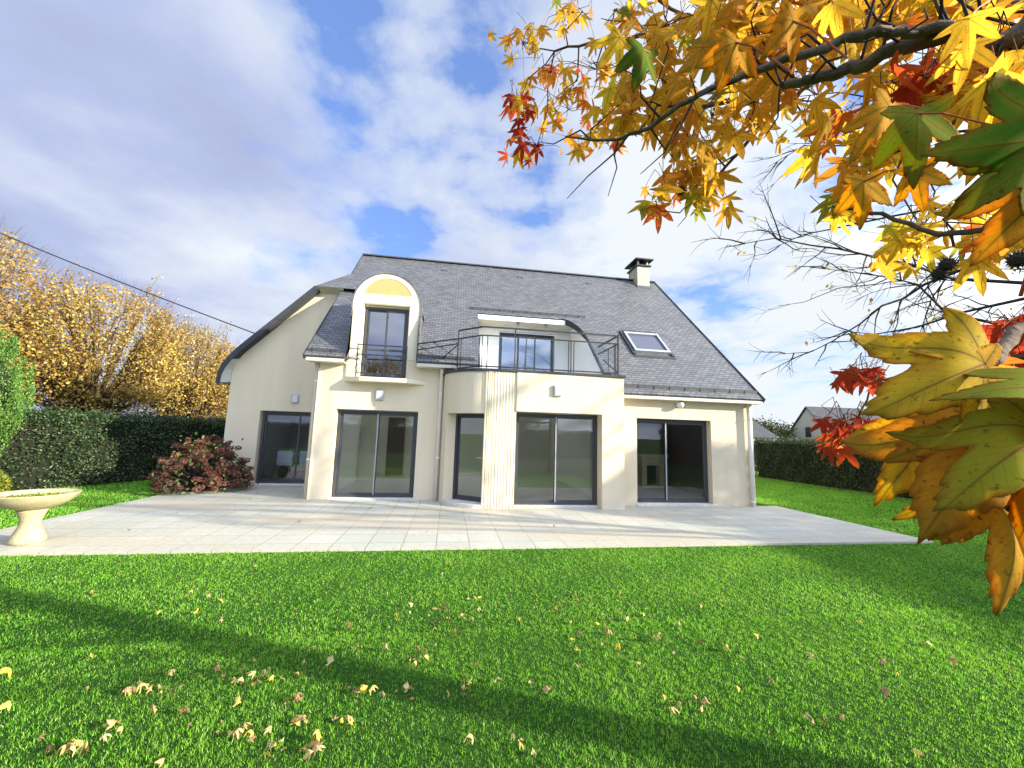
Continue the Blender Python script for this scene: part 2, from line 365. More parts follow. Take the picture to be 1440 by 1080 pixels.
cx = g.n('ShaderNodeCombineXYZ'); g.l(g.math('DIVIDE', sp.outputs[0], zz), cx.inputs[0]); g.l(g.math('DIVIDE', sp.outputs[1], zz), cx.inputs[1])
PV = cx.outputs[0]
def noise(vec, s, d, r=.55, off=(0, 0, 0), sc3=(1, 1, 1), rot=0, dist=0.0):
    mp = g.n('ShaderNodeMapping'); mp.inputs['Location'].default_value = off; mp.inputs['Scale'].default_value = sc3; mp.inputs['Rotation'].default_value = (0, 0, rot); g.l(vec, mp.inputs[0])
    z = g.n('ShaderNodeTexNoise', i_Scale=s, i_Detail=d, i_Roughness=r, i_Distortion=dist); g.l(mp.outputs[0], z.inputs['Vector']); return z.outputs[0]
def bump(px, py, tight, amp):                # a break or a bank in the cloud cover, in a compass direction
    d = nrm(ray(px, py)); vm = g.n('ShaderNodeVectorMath', operation='DOT_PRODUCT'); g.l(DV, vm.inputs[0]); vm.inputs[1].default_value = tuple(d)
    e = g.math('POWER', 2.71828, g.math('MULTIPLY', g.math('SUBTRACT', vm.outputs['Value'], 1.0), tight)); return g.math('MULTIPLY', e, amp)
dens = g.math('ADD', g.math('MULTIPLY', noise(PV, 1.5, 10, .56, (3.1, 1.2, 0), (1, 1, 1), .5, .15), 1.5), -.08)
dens = g.math('ADD', dens, g.math('MULTIPLY', g.math('SUBTRACT', noise(PV, 5.5, 6, .6, (1.7, 5.2, 0)), .5), .42))
for a in ((548, 275, 90, -.30), (470, 50, 60, -.10), (400, 110, 80, -.07), (600, 150, 30, -.07), (1020, 455, 150, -.28), (1130, 500, 200, -.10), (590, 345, 250, -.10), (720, 200, 40, -.04), (150, 200, 8, .20), (250, 400, 20, .12), (1300, 560, 10, .10), (950, 350, 60, .08)):
    dens = g.math('ADD', dens, bump(*a))
mask = g.ramp(dens, [(.44, (0, 0, 0)), (.56, (.62, .62, .62)), (.72, (1, 1, 1))])
shade = g.math('ADD', g.math('MULTIPLY', noise(PV, 1.1, 8, .55, (7.3, 4.1, 0), (1, 1, 1), .5), 1.0), 0.0)
for a in ((120, 170, 10, .12), (420, 330, 30, .02), (700, 120, 14, .03), (350, 440, 40, -.12), (40, 240, 120, -.06), (1150, 330, 8, -.22), (1200, 520, 6, -.2), (850, 300, 20, -.08)):
    shade = g.math('ADD', shade, bump(*a))
ccol = g.ramp(shade, [(.30, (3.1, 3.3, 3.75)), (.48, (2.35, 2.6, 3.45)), (.60, (1.75, 2.0, 3.15)), (.74, (1.5, 1.72, 2.75))])
skyc = g.mix(.35, g.mix(1.0, sky.outputs[0], (.75, .85, 1.15, 1), 'MULTIPLY'), (1.1, 1.75, 3.7, 1))
# cloud behind the camera, sunward side, made brighter as added fill light
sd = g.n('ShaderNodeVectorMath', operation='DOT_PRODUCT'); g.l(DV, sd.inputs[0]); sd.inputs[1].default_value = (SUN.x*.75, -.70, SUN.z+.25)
sky_fill = g.math('ADD', 1.0, g.math('MULTIPLY', g.math('MAXIMUM', g.math('SUBTRACT', sd.outputs['Value'], .22), 0.0), 3.6))
cg = g.n('ShaderNodeCombineColor'); g.l(sky_fill, cg.inputs[0]); g.l(sky_fill, cg.inputs[1]); g.l(g.math('MULTIPLY', sky_fill, .93), cg.inputs[2])
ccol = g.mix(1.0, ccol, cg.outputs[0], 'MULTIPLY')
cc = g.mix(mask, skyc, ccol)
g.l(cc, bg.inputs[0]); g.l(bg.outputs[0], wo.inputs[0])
sl = bpy.data.lights.new('sun', 'SUN'); sl.energy = 5.0; sl.angle = math.radians(.9); sl.color = (1.0, .90, .72)
so = bpy.data.objects.new('sun', sl); COL.objects.link(so); so.rotation_euler = SUN.to_track_quat('Z', 'Y').to_euler(); so.location = (20, -10, 12)
sc.view_settings.view_transform = 'Standard'; sc.view_settings.look = 'None'; sc.view_settings.gamma = 1; sc.view_settings.exposure = 1.27

# ------------------------------------------------------------------ ground and terrace
GZ = -.035
g0 = MB(); S = 900
g0.face([(-S, -S, GZ), (S, -S, GZ), (S, S, GZ), (-S, S, GZ)])
setp(g0.build('ground', 'lawn'), kind='structure')
TX0, TX1, TY0, TY1 = -6.46, 8.42, 5.93, 12.32
t = MB(); t.prism([(TX0, TY0), (TX1, TY0), (TX1, 9.3), (7.6, 9.3), (7.6, 9.6), (-3.0, 10.2), (-3.0, TY1), (TX0, TY1)], -.12, 0)
setp(t.build('terrace', 'tiles'), kind='structure')
pth = MB(); pth.box(10.5, 22, 17.3, 20.5, -.2, GZ+.012)
setp(pth.build('path', 'gravel'), kind='structure')

# ------------------------------------------------------------------ house
HO = (2.3, 12.0, 0)
house = root('house', HO, 'cream rendered house with slate roof, arched dormer and balcony over the terrace', 'house')
def zr(y): return 2.70+.968*(y-9.01)
def fwall(y): return lambda a, b: (a, y, b)
def rect(x0, x1, z0, z1): return [(x0, z0), (x1, z0), (x1, z1), (x0, z1)]
def wall(loops, y, th=.30, m='render', name='wall', parent=house, **k):
    b = MB(); b.sheet(loops, fwall(y), (0, th, 0)); return b.build(name, m, parent, **k)
WB = -.1
# left section between wing and bay; the dormer front rises out of the same plane
arch = lambda cx, cz, r, a0, a1, n: [(cx+r*math.cos(a0+(a1-a0)*i/n), cz+r*math.sin(a0+(a1-a0)*i/n)) for i in range(n+1)]
DX, DR, DZ = -1.67, .82, 4.72
LY = 9.95
wall([[(-3.12, WB), (-.06, WB), (-.06, 3.32), (DX+DR, 3.32)]+arch(DX, DZ, DR, 0, PI, 28)+[(DX-DR, 3.32), (-3.12, 3.32)],
      rect(-2.66, -.76, 0, 2.10), rect(-2.22, -1.13, 2.88, 4.72)], LY, .26, 'render')
# ivory band framing the dormer arch, 12 mm proud; ochre tympanum
b = MB(); b.sheet([[(DX-DR-.003, 3.36), (-2.24, 3.30), (-2.24, 4.74), (-1.11, 4.74), (-1.11, 3.36), (DX+DR+.003, 3.36)]+arch(DX, DZ, DR+.003, 0, PI, 28)+[],
     [(DX-.60, 4.98)]+[(DX+.60, 4.98)]+arch(DX, 4.80, .61, math.radians(18), math.radians(162), 18)], fwall(LY-.014), (0, .012, 0)); b.build('dormer_surround', 'trim', house)
b = MB(); b.sheet([[(DX-.62, 4.96), (DX+.62, 4.96)]+arch(DX, 4.80, .64, math.radians(15), math.radians(165), 18)], fwall(LY-.006), (0, .004, 0)); b.build('tympanum', 'ochre', house)
# dormer cheeks and barrel roof
n = 24
for side in (-1, 1):
    x = DX+side*(DR-.02); b = MB()
    b.face([(x, LY+.02, 3.3), (x, LY+.02, DZ), (x, 11.2, DZ), (x, 9.01+(3.3-2.7)/.968+.05, 3.3)])
    b.build('dormer_cheek', 'slate', house, uvfn=lambda x, y, z: (y, z))
b = MB(); out, inn = DR+.022, DR-.01
prof = [(out, 0), (out, LY-.03), ]
A = [PI*i/n for i in range(n+1)]
loop = [(DX+out*math.cos(a), DZ+out*math.sin(a)) for a in A]+[(DX+inn*math.cos(a), DZ+inn*math.sin(a)) for a in reversed(A)]
b.sheet([loop], fwall(LY-.035), (0, 2.3, 0))
b.box(DX+inn+.001, DX+out, LY-.035, LY+.35, 3.45, DZ); b.box(DX-out, DX-inn-.001, LY-.035, LY+.35, 3.45, DZ)
b.build('dormer_roof', 'slate', house, uvfn=lambda x, y, z: (math.atan2(z-DZ, x-DX)*.9, y))
# slab under the dormer window
b = MB(); b.prism([(-2.56, LY+.01), (-2.14, LY-.32), (-1.10, LY-.32), (-.62, LY+.01)], 2.76, 2.86); b.build('dormer_sill', 'trim', house, bevel=.008)
# right section
RY = 9.28
wall([rect(4.04, 7.79, WB, 2.72), rect(4.60, 6.62, 0, 2.12)], RY, .28)
# right gable and back, wing right side (rear openings added, out of view, to light the rooms)
def xwall(x, loops, th, m='render'):
    b = MB(); b.sheet(loops, lambda a, c: (x, a, c), (th, 0, 0)); return b.build('wall', m, house)
xwall(7.49, [[(RY+.28, WB), (19.4, WB), (19.4, 2.8), (14.39, zr(14.39)-.12), (RY+.28, zr(RY+.28)-.12)], [(9.95, .9), (10.4, .9), (10.4, 2.1), (9.95, 2.1)]], .30)
xwall(-3.12, [[(LY+.26, WB), (19.4, WB), (19.4, 3.0), (14.39, zr(14.39)-.12), (LY+.26, zr(LY+.26)-.12)]], .25)
wall([rect(-3.1, 7.79, WB, 2.75), rect(-2.4, .8, 0, 2.4), rect(1.6, 4.4, 0, 2.4)], 19.4, .3)
# bay: left curved pier, header over the side window, ribbed column, right pillar
BCX, BCY, BR = .95, 9.95, 1.12
def arcpts(p0, p1, r, n): return [(BCX+r*math.cos(math.radians(p0+(p1-p0)*i/n)), BCY+r*math.sin(math.radians(p0+(p1-p0)*i/n))) for i in range(n+1)]
def arcseg(p0, p1, z0, z1, name, m, r=BR, th=.24, n=10, **k):
    b = MB(); b.prism(arcpts(p0, p1, r, n)+list(reversed(arcpts(p0, p1, r-th, n))), z0, z1); return b.build(name, m, house, **k)
PT = 3.02
arcseg(181, 205, WB, PT, 'wall', 'render', n=8)
arcseg(205.2, 261, 2.07, PT, 'wall', 'render', r=BR-.003, n=16)
arcseg(205, 261.5, -.02, .085, 'window_sill', 'sill', r=BR+.03, th=.42, n=16)
rib = []
for i in range(0, 49):
    ph = 260.5+(270-260.5)*i/48*1.0
    r = BR+.02-(.016 if (i//3) % 4 == 0 else 0)+R.uniform(-.003, .003); rib.append((BCX+r*math.cos(math.radians(ph)), BCY+r*math.sin(math.radians(ph))))
x = .955
yf = BCY-BR-.02
k = 0
while x < 1.475:
    rib.append((x, yf+(.016 if k % 5 == 0 else 0)+R.uniform(-.003, .003))); x += .014; k += 1
rib += [(1.48, yf), (1.48, 9.16), (.90, 9.16)]
b = MB(); b.prism(rib, WB, PT); b.build('ribbed_column', 'render_rib', house)
BY = 8.78
wall([rect(1.4803, 3.50, 2.14, PT)], BY, .30)
b = MB(); b.prism([(3.5003, BY), (4.04, BY), (4.04, 9.56), (3.5003, 9.56)], WB, PT-.001); b.build('wall', 'render', house)
wall([rect(1.4803, 3.50, WB, -.002)], 9.12, .2, 'sill', 'window_sill')
# bay roof deck and parapet cap
deck = arcpts(181, 270, BR-.05, 16)+[(3.98, BY+.05), (3.98, 9.62), (3.86, 9.62), (3.86, 12.4), (.70, 12.4), (.70, 9.95)]
b = MB(); b.prism(deck, 2.78, 2.92); b.build('balcony_deck', 'graysoffit', house)
cap_o = arcpts(181, 270, BR+.035, 18)+[(4.075, BY-.035), (4.075, 9.3)]
cap_i = arcpts(181, 270, BR-.22, 18)+[(3.84, BY+.2), (3.84, 9.3)]
b = MB(); b.prism(cap_o+list(reversed(cap_i)), PT+.002, PT+.062); b.build('parapet_cap', 'lead', house, bevel=.006)
b = MB(); b.prism(arcpts(181, 270, BR-.002, 18)+[(4.035, BY+.003), (4.035, 9.27)]+list(reversed(arcpts(181, 270, BR-.2, 18)+[(3.86, BY+.18), (3.86, 9.27)])), 2.90, PT); b.build('parapet', 'render', house)

# ---- roof
def rs(x, y): return (x, y, zr(y))
uvs = lambda x, y, z: (x, math.hypot(y, z) if False else (y-9)*1.392)
outl = [(-3.38, 9.62), (-2.50, 9.62), (-2.47, 9.94), (-2.40, 9.98), (-2.40, 11.0), (-.94, 11.0), (-.94, 9.98), (-.87, 9.94), (-.85, 9.62), (.69, 9.62), (.69, 11.60), (3.30, 11.60),
        (3.42, 11.58), (3.54, 11.52), (3.65, 11.42), (3.75, 11.28), (3.82, 11.10), (3.86, 10.8), (3.86, 9.62), (4.05, 9.60), (4.05, 9.01), (7.95, 9.01), (7.95, 14.39), (-3.38, 14.39)]
nv = Vector((0, .968, -1)).normalized()*.09
b = MB(); b.sheet([outl], rs, nv); b.build('roof', 'slate', house, uvfn=uvs)
b = MB(); b.sheet([[(-3.38, 14.392), (7.95, 14.392), (7.95, 19.77), (-3.38, 19.77)], [(-3.0, 14.5), (7.4, 14.5), (7.4, 19.2), (-3.0, 19.2)]], lambda x, y: (x, y, zr(14.39)-.968*(y-14.39)), (0, -.06, -.07)); b.build('roof', 'slate', house, uvfn=lambda x, y, z: (x, (y-9)*1.392))  # large unseen opening added in the rear slope to light the rooms
b = MB(); b.beam((-3.39, 14.39, zr(14.39)+.02), (7.96, 14.39, zr(14.39)+.02), .16, .05); b.build('ridge_cap', 'zinc', house, bevel=.01)
# verge strips along both rakes
for x, y0 in ((7.95, 9.01), (-3.38, 9.62)):
    b = MB(); s_ = .012 if x > 0 else -.012
    b.beam((x+s_, y0, zr(y0)-.04), (x+s_, 14.39, zr(14.39)-.04), .02, .12); b.build('verge_strip', 'lead', house)
# nantaise gutters lying on the slates with brackets, short of the edge
def gutter(x0, x1, y, h=.085):
    b = MB(); z = zr(y)
    prof = [(0, 0), (-.012, h), (.006, h), (.03, .018), (.10, h*.75+.02), (.115, h*.75+.03), (.06, .0)]
    b.sheet([[(p[0]+y, p[1]+z) for p in prof]], lambda a, c: (x0, a, c), (x1-x0, 0, 0)); o = b.build('gutter', 'zinc', house)
    x = x0+.1
    while x < x1-.04:
        b = MB(); b.box(x, x+.012, y-.016, y+.012, z-.02, z+h+.004); x += .42; b.build('gutter_bracket', 'black', o)
gutter(-3.36, -2.50, 9.74); gutter(-.84, .55, 9.74); gutter(4.07, 7.90, 9.17)
# soffit boards and eave fascias
b = MB(); b.box(4.06, 7.93, 9.05, RY-.002, 2.585, 2.61); b.box(4.06, 7.93, 9.03, 9.049, 2.585, 2.655); b.build('soffit', 'soffit', house)
b = MB(); b.box(-3.34, -2.51, 9.66, LY-.002, 3.175, 3.20); b.box(-3.34, -2.51, 9.64, 9.659, 3.175, 3.25); b.build('soffit', 'soffit', house)
b = MB(); b.box(-.84, .10, 9.66, LY-.002, 3.175, 3.20); b.box(-.84, .10, 9.64, 9.659, 3.175, 3.25); b.build('soffit', 'soffit', house)
b = MB(); b.box(.11, .69, 9.66, 9.75, 2.93, 3.26); b.build('wall', 'trim', house)
# balcony recess (loggia)
b = MB()
b.face([(3.87, 9.6, 2.9), (3.87, 12.4, 2.9), (3.87, 12.4, 5.30), (3.87, 11.60, zr(11.6)-.1), (3.87, 9.6, zr(9.6)-.1)])
b.build('recess_side', 'white', house)
b = MB(); b.face([(.68, 9.6, 2.9), (.68, 12.4, 2.9), (.68, 12.4, 5.3), (.68, 9.6, zr(9.6)-.08)]); b.build('recess_side', 'white', house)
wall([rect(.69, 3.86, 2.9, 5.3), rect(1.45, 3.30, 3.02, 4.93)], 12.4, .12, 'white', 'recess_back_wall')
b = MB()
for i in range(9): b.box(.69, 3.86, 11.60+i*.0885, 11.60+i*.0885+.0865, 5.11-.004*(i % 2), 5.13)
b.build('recess_ceiling', 'soffit', house)
b = MB(); b.box(.69, 3.40, 11.578, 11.599, 5.03, 5.17); b.build('recess_fascia', 'white', house)
# black flashing following the rounded upper right corner of the opening
cur = [(3.0, 11.61), (3.30, 11.60), (3.42, 11.58), (3.54, 11.52), (3.65, 11.42), (3.75, 11.28), (3.82, 11.10), (3.86, 10.8), (3.86, 9.62)]
b = MB()
for i in range(1, len(cur)-1):
    a, c = cur[i], cur[i+1]; wz = .16 if i < 6 else .06
    b.face([(a[0], a[1], zr(a[1])+.02), (c[0], c[1], zr(c[1])+.02), (c[0]-.01, c[1], zr(c[1])-wz), (a[0]-.01, a[1], zr(a[1])-(.16 if i < 7 else .06))])
    b.beam((a[0], a[1], zr(a[1])+.012), (c[0], c[1], zr(c[1])+.012), .05, .02)
b.build('recess_flashing', 'black', house)
gutter(.43, 4.12, 11.76, .07)
for x in (1.95, 2.85):
    b = MB(); b.tube([(x, 11.85, 5.11), (x, 11.85, 5.05), (x, 11.83, 5.01)], [.035, .06, .06], 12); b.build('ceiling_spot', 'lightframe', house, smooth=True)
b = MB(); b.box(2.3, 2.44, 11.8, 11.86, 5.09, 5.106); b.build('ceiling_vent', 'graysoffit', house)
# roof tile vents
for x in (-.44, 2.33, 4.99):
    b = MB(); y = 13.79; z = zr(y)
    b.v += [(x-.10, y, z+.005), (x+.10, y, z+.005), (x+.10, y, z+.06), (x-.10, y, z+.06), (x-.08, y+.12, z+.13), (x+.08, y+.12, z+.13)]; b.f += [(0, 1, 2, 3), (3, 2, 5, 4), (0, 3, 4), (1, 5, 2)]
    b.build('roof_vent', 'zinc', house)
# chimney
ch = MB(); ch.box(7.02, 7.52, 13.98, 14.75, 7.4, 8.36); chim = ch.build('chimney', 'chim', house)
b = MB(); b.box(6.96, 7.58, 13.92, 14.81, 8.361, 8.41); b.build('chimney_cap', 'black', chim)
for x in (7.05, 7.43):
    for y in (14.02, 14.64): b = MB(); b.box(x, x+.06, y, y+.06, 8.411, 8.59); b.build('cowl_post', 'trim', chim)
b = MB(); b.box(6.90, 7.64, 13.84, 14.89, 8.591, 8.64); b.build('cowl_slab', 'black', chim)
b = MB(); b.box(7.14, 7.40, 14.15, 14.55, 8.411, 8.55); b.build('flue', 'black', chim)
b = MB(); b.box(6.97, 7.57, 13.90, 13.975, zr(13.93)-.02, zr(13.93)+.07); b.build('chimney_flashing', 'zinc', chim)
# skylight
def skylight(x0, x1, y0, y1):
    n2 = Vector((0, -.968, 1)).normalized()
    def q(x, y, h): p = Vector((x, y, zr(y)))+n2*h; return tuple(p)
    def bar(bb, xa, xb, ya, yb, h0, h1):
        n = len(bb.v)
        for h in (h0, h1):
            for x, y in ((xa, ya), (xb, ya), (xb, yb), (xa, yb)): bb.v.append(q(x, y, h))
        bb.f += [tuple(n+i for i in f) for f in ((3, 2, 1, 0), (4, 5, 6, 7), (0, 1, 5, 4), (1, 2, 6, 5), (2, 3, 7, 6), (3, 0, 4, 7))]
    b = MB(); w_ = .07
    bar(b, x0, x0+w_, y0, y1, -.05, .09); bar(b, x1-w_, x1, y0, y1, -.05, .09); bar(b, x0+w_, x1-w_, y0, y0+w_, -.05, .088); bar(b, x0+w_, x1-w_, y1-w_, y1, -.05, .088)
    o = b.build('skylight', 'lightframe', house, bevel=.005)
    b = MB(); bar(b, x0+w_, x1-w_, y0+w_, y1-w_, .03, .045); b.build('pane', 'skyglass', o)
    b = MB(); bar(b, x0-.09, x0-.003, y0-.08, y1+.08, .004, .05); bar(b, x1+.003, x1+.07, y0-.08, y1+.08, .004, .04); bar(b, x0-.002, x1+.002, y1+.003, y1+.10, .004, .06); bar(b, x0-.09, x1+.07, y0-.16, y0-.082, .004, .012); b.build('skylight_flashing', 'lead', o)
MT['skyglass'] = simple('skylight_glass', (.09, .10, .14), .2, var=.03, spec=.2)
skylight(5.10, 6.20, 10.38, 11.15)

# ---- windows
def window(O, u, w_, h, splits, name='window', fr=.055, glassm='glass', parent=house, depth=.07, fm='frame', handle=None, bottom=.10, light=None, midrail=None):
    """O lower left front corner, u unit vector to the right; splits are sash boundaries as fractions"""
    O = Vector(O); u = Vector((u[0], u[1], 0)).normalized(); n = Vector((u.y, -u.x, 0))      # n points outward (towards -Y for u=+X)
    b = MB()
    b.obox(O, u, n, 0, fr, -depth, 0, 0, h); b.obox(O, u, n, w_-fr, w_, -depth, 0, 0, h)
    b.obox(O, u, n, fr, w_-fr, -depth, 0, h-fr, h); b.obox(O, u, n, fr, w_-fr, -depth, 0, 0, fr*.8)
    o = b.build(name, fm, parent, bevel=.004)
    xs = [0]+list(splits)+[1]; W = w_-2*fr
    for i in range(len(xs)-1):
        a0 = fr+W*xs[i]+(.0 if i == 0 else -.02); a1 = fr+W*xs[i+1]+(.0 if i == len(xs)-2 else .02); dd = -.012 if i % 2 else -.042
        s_ = .045; b = MB()
        b.obox(O, u, n, a0+.002, a0+s_, dd-.026, dd, fr*.8+.002, h-fr-.002); b.obox(O, u, n, a1-s_, a1-.002, dd-.026, dd, fr*.8+.002, h-fr-.002)
        b.obox(O, u, n, a0+s_, a1-s_, dd-.026, dd, h-fr-s_, h-fr-.002); b.obox(O, u, n, a0+s_, a1-s_, dd-.026, dd, fr*.8+.002, bottom)
        if midrail: b.obox(O, u, n, a0+s_, a1-s_, dd-.026, dd, midrail, midrail+.05)
        b.build('sash', fm, o, bevel=.003)
        b = MB(); b.obox(O, u, n, a0+s_-.004, a1-s_+.004, dd-.016, dd-.010, bottom-.004, h-fr-s_+.004); b.build('pane', glassm, o)
        if light is not None and i == light:
            b = MB(); b.obox(O, u, n, a0-.004, a0+.02, dd+.001, dd+.012, fr, h-fr-.01); b.build('sash_edge', 'lightframe', o)
    if handle is not None:
        b = MB(); b.obox(O, u, n, handle, handle+.03, 0, .035, .98, 1.22); b.obox(O, u, n, handle, handle+.03, .035, .05, 1.02, 1.18); b.build('handle', 'lightframe', o)
    return o
window((-2.64, LY+.17, .03), (1, 0), 1.86, 2.05, [.5], light=1)
window((1.50, 9.08, .05), (1, 0), 1.99, 2.07, [.5], light=1)
window((4.62, RY+.17, .05), (1, 0), 1.99, 2.05, [.43], light=1, glassm='clearglass')
P1 = Vector((.16, 9.60, .085)); P2 = Vector((.93, 9.04, .085)); window(P1, (P2-P1), (P2-P1).length, 1.98, [], fr=.05)
window((-2.20, LY+.14, 2.88), (1, 0), 1.05, 1.80, [.5], glassm='darkglass', midrail=.70, bottom=.08)
b = MB(); b.box(-2.215, -1.135, LY+.10, LY+.24, 4.685, 4.718); b.build('shutter_box', 'trim', house)
window((1.47, 12.44, 3.03), (1, 0), 1.81, 1.86, [.33, .66], fr=.05, fm='frame', glassm='darkglass')
b = MB(); b.box(3.32, 3.80, 12.36, 12.395, 3.0, 4.93); b.build('shutter_panel', 'white', house)
def sillb(x0, x1, y0, y1, z1): b = MB(); b.box(x0, x1, y0, y1, -.05, z1); b.build('window_sill', 'sill', house, bevel=.006)
sillb(-2.70, -.74, LY-.03, LY+.20, .028); sillb(1.482, 3.498, 8.98, 9.12, .045); sillb(4.58, 6.66, RY-.035, RY+.2, .045)
# Juliet rail at the dormer window
b = MB()
for z in (3.42, 3.66): b.beam((-2.27, LY-.13, z), (-1.10, LY-.13, z), .025, .025)
for x in (-2.26, -1.11): b.beam((x, LY-.13, 2.86), (x, LY-.13, 3.68), .02, .02); b.beam((x, LY-.13, 3.42), (x, LY, 3.42), .02, .02)
b.beam((-2.27, LY-.13, 2.97), (-1.10, LY-.13, 2.97), .02, .02)
o = b.build('juliet_rail', 'black', house)
for i in range(10):
    b = MB(); zz_ = 2.97+.44*i/9; b.tube([(-2.27+.03*math.sin(i*1.9), LY-.13-.02*math.cos(i*2), zz_), (-2.25+.03*math.cos(i*2.2), LY-.14, zz_+.05)], .008, 5); b.build('scroll', 'black', o)
# balcony railing: thin rails, paired posts, glass
MT['railglass'] = glass('railing_glass', (.93, .95, .96), 1.25)
Pa, Pb, Pc, Pd, Pe = (.12, 9.42), (.66, 8.90), (1.46, 8.88), (3.93, 8.86), (3.93, 10.15)
rail = MB()
path = [Pa, Pb, Pc, Pd, Pe]
for i in range(4):
    a, c = path[i], path[i+1]
    z0a = 0; zt = (4.06, 3.86, 3.14)
    for kz, z in enumerate(zt):
        za = z; zc = z
        if i == 3 and kz == 2: zc = 3.62; c2 = (3.93, 9.75)
        else: c2 = c
        rail.beam((a[0], a[1], za), (c2[0], c2[1], zc), .028, .028 if kz else .035)
railo = rail.build('balcony_railing', 'black', house)
for (x, y, wd) in ((Pa[0], Pa[1], .03), (Pa[0]+.07, Pa[1]-.05, .02), (.60, 8.95, .02), (.66, 8.90, .02), (.78, 8.895, .02), (1.42, 8.88, .025), (1.50, 8.88, .02), (2.70, 8.87, .02), (2.76, 8.87, .02), (2.83, 8.87, .02), (3.84, 8.865, .02), (3.93, 8.86, .035), (3.93, 9.0, .02), (3.93, 9.45, .02)):
    b = MB(); b.beam((x, y, 3.085), (x, y, 4.06 if wd > .02 else 3.86), wd, wd)
    if wd > .02: b.box(x-.05, x+.05, y-.05, y+.05, 3.083, 3.10)
    b.build('post', 'black', railo)
for a, c in ((Pa, Pb), (Pc, (2.70, 8.87)), ((2.83, 8.87), (3.84, 8.865)), ((.78, 8.895), Pc)):
    b = MB(); b.beam((a[0], a[1], 3.50), (c[0], c[1], 3.50), .008, .66); b.build('glass_panel', 'railglass', railo)
# low side rail joining the balcony rail to the dormer
b = MB()
D1 = (-.86, 9.78)
b.beam((D1[0], D1[1], 3.75), (Pa[0], Pa[1], 3.86), .03, .03); b.beam((D1[0], D1[1], 3.60), (Pa[0], Pa[1], 3.74), .025, .025); b.beam((D1[0], D1[1], 3.42), (Pa[0]-.3, Pa[1]+.3, 3.42), .03, .03)
b.beam((D1[0], D1[1], 3.36), (D1[0], D1[1], 3.76), .02, .02); b.beam((-.84, 9.76, 3.72), (-.30, 9.80, 3.40), .018, .018); b.beam((-.5, 9.66, 3.80), (.0, 9.66, 3.50), .018, .018); b.beam((Pa[0], Pa[1], 3.72), (-.25, 9.75, 3.42), .018, .018)
b.build('side_rail', 'black', railo)
# downpipes
def pipe(pts, r, m, bands):
    b = MB(); b.tube(pts, r, 12); o = b.build('downpipe', m, house, smooth=True)
    for z in bands:
        x, y = pts[-1][0], pts[-1][1]; b = MB(); b.tube([(x, y, z-.02), (x, y, z+.02)], r+.009, 12); b.build('pipe_clamp', 'pipew', o)
pipe([(-3.185, 9.98, 3.18), (-3.185, 10.03, 3.05), (-3.185, 10.03, .0)], .058, 'pipe', (.9, 2.75))
pipe([(-.24, 9.78, 3.17), (-.24, 9.88, 3.02), (-.24, 9.88, .0)], .045, 'pipew', (1.0, 2.55))
pipe([(7.66, 9.19, 2.59), (7.66, 9.19, .0)], .048, 'pipew', (.12, 1.25, 2.2))
b = MB(); b.box(-3.135, -3.075, LY-.02, LY-.002, WB, 3.05); b.build('corner_bead', 'trim', house)
b = MB(); b.box(7.715, 7.795, RY-.025, RY-.002, WB, 2.58); b.build('corner_bead', 'trim', house)
# wall lamps
def wlamp(x, y, z):
    b = MB(); b.box(x-.10, x+.10, y-.05, y-.001, z-.13, z+.13); o = b.build('wall_lamp', 'lightframe', house, bevel=.015)
    b = MB(); b.box(x-.062, x+.062, y-.06, y-.051, z-.09, z+.09); b.build('lamp_lens', 'lampglass', o)
    b = MB()
    for i in range(4): b.box(x-.064, x+.064, y-.066, y-.061, z-.07+i*.043, z-.062+i*.043)
    b.build('lamp_grille', 'lightframe', o)
wlamp(-4.44, 12.3, 2.45); wlamp(-1.70, LY, 2.47); wlamp(2.42, BY, 2.64)
b = MB(); b.tube([(5.72, RY-.001, 2.55), (5.72, RY-.07, 2.55)], .05, 12); o = b.build('wall_lamp', 'white', house, smooth=True)
b = MB(); b.lathe((5.72, RY-.11, 2.50), [(.0, -.10), (.05, -.09), (.085, -.04), (.09, .0), (.07, .05), (.0, .07)], 16); b.build('lamp_globe', 'lampglass', o, smooth=True)

# ---- wing on the left
WY = 12.3
wc = [(-6.20, 3.05), (-6.17, 3.30), (-6.10, 3.50), (-5.98, 3.70), (-5.83, 3.88)]
wall([[(-6.20, WB), (-3.0, WB), (-3.0, 5.70), (-4.13, 5.70)]+list(reversed(wc)), rect(-5.34, -3.30, 0, 2.08)], WY, .28)
b = MB(); b.sheet([[(WY+.28, WB), (18, WB), (18, 3.1), (WY+.28, 3.1)]], lambda a, c: (-6.20, a, c), (.28, 0, 0)); b.build('wall', 'render', house)
# verge curve swept along Y
vo = [(-6.42, 2.80), (-6.40, 3.10), (-6.33, 3.30), (-6.19, 3.54), (-6.02, 3.76), (-5.81, 3.99), (-4.10, 5.78)]
vi = [(a+.085, c-.085*.9) for a, c in vo]; vi[0] = (-6.345, 2.80); vi[1] = (-6.325, 3.08); vi[2] = (-6.26, 3.26)
top = [(-3.36, 6.58), (-3.0, 6.95), (-2.6, 6.55)]
b = MB(); b.sheet([vo+list(reversed(vi))], fwall(12.0), (0, 6.2, 0)); b.build('roof', 'lead', house, uvfn=lambda x, y, z: (y, x*.7+z*.7))
b = MB(); b.sheet([[(a, c) for a, c in vo]+[(a+.10, c-.09) for a, c in reversed(vo)]], fwall(11.975), (0, .022, 0)); b.build('verge_strip', 'lead', house)
b = MB()                                                      # upper slope and small half hip
b.face([(-4.10, 12.0, 5.78), (-3.0, 13.3, 6.97), (-3.0, 18, 6.97), (-4.10, 18, 5.78)])
b.face([(-4.10, 12.0, 5.78), (-2.4, 12.0, 5.78), (-2.4, 13.3, 6.97), (-3.0, 13.3, 6.97)])
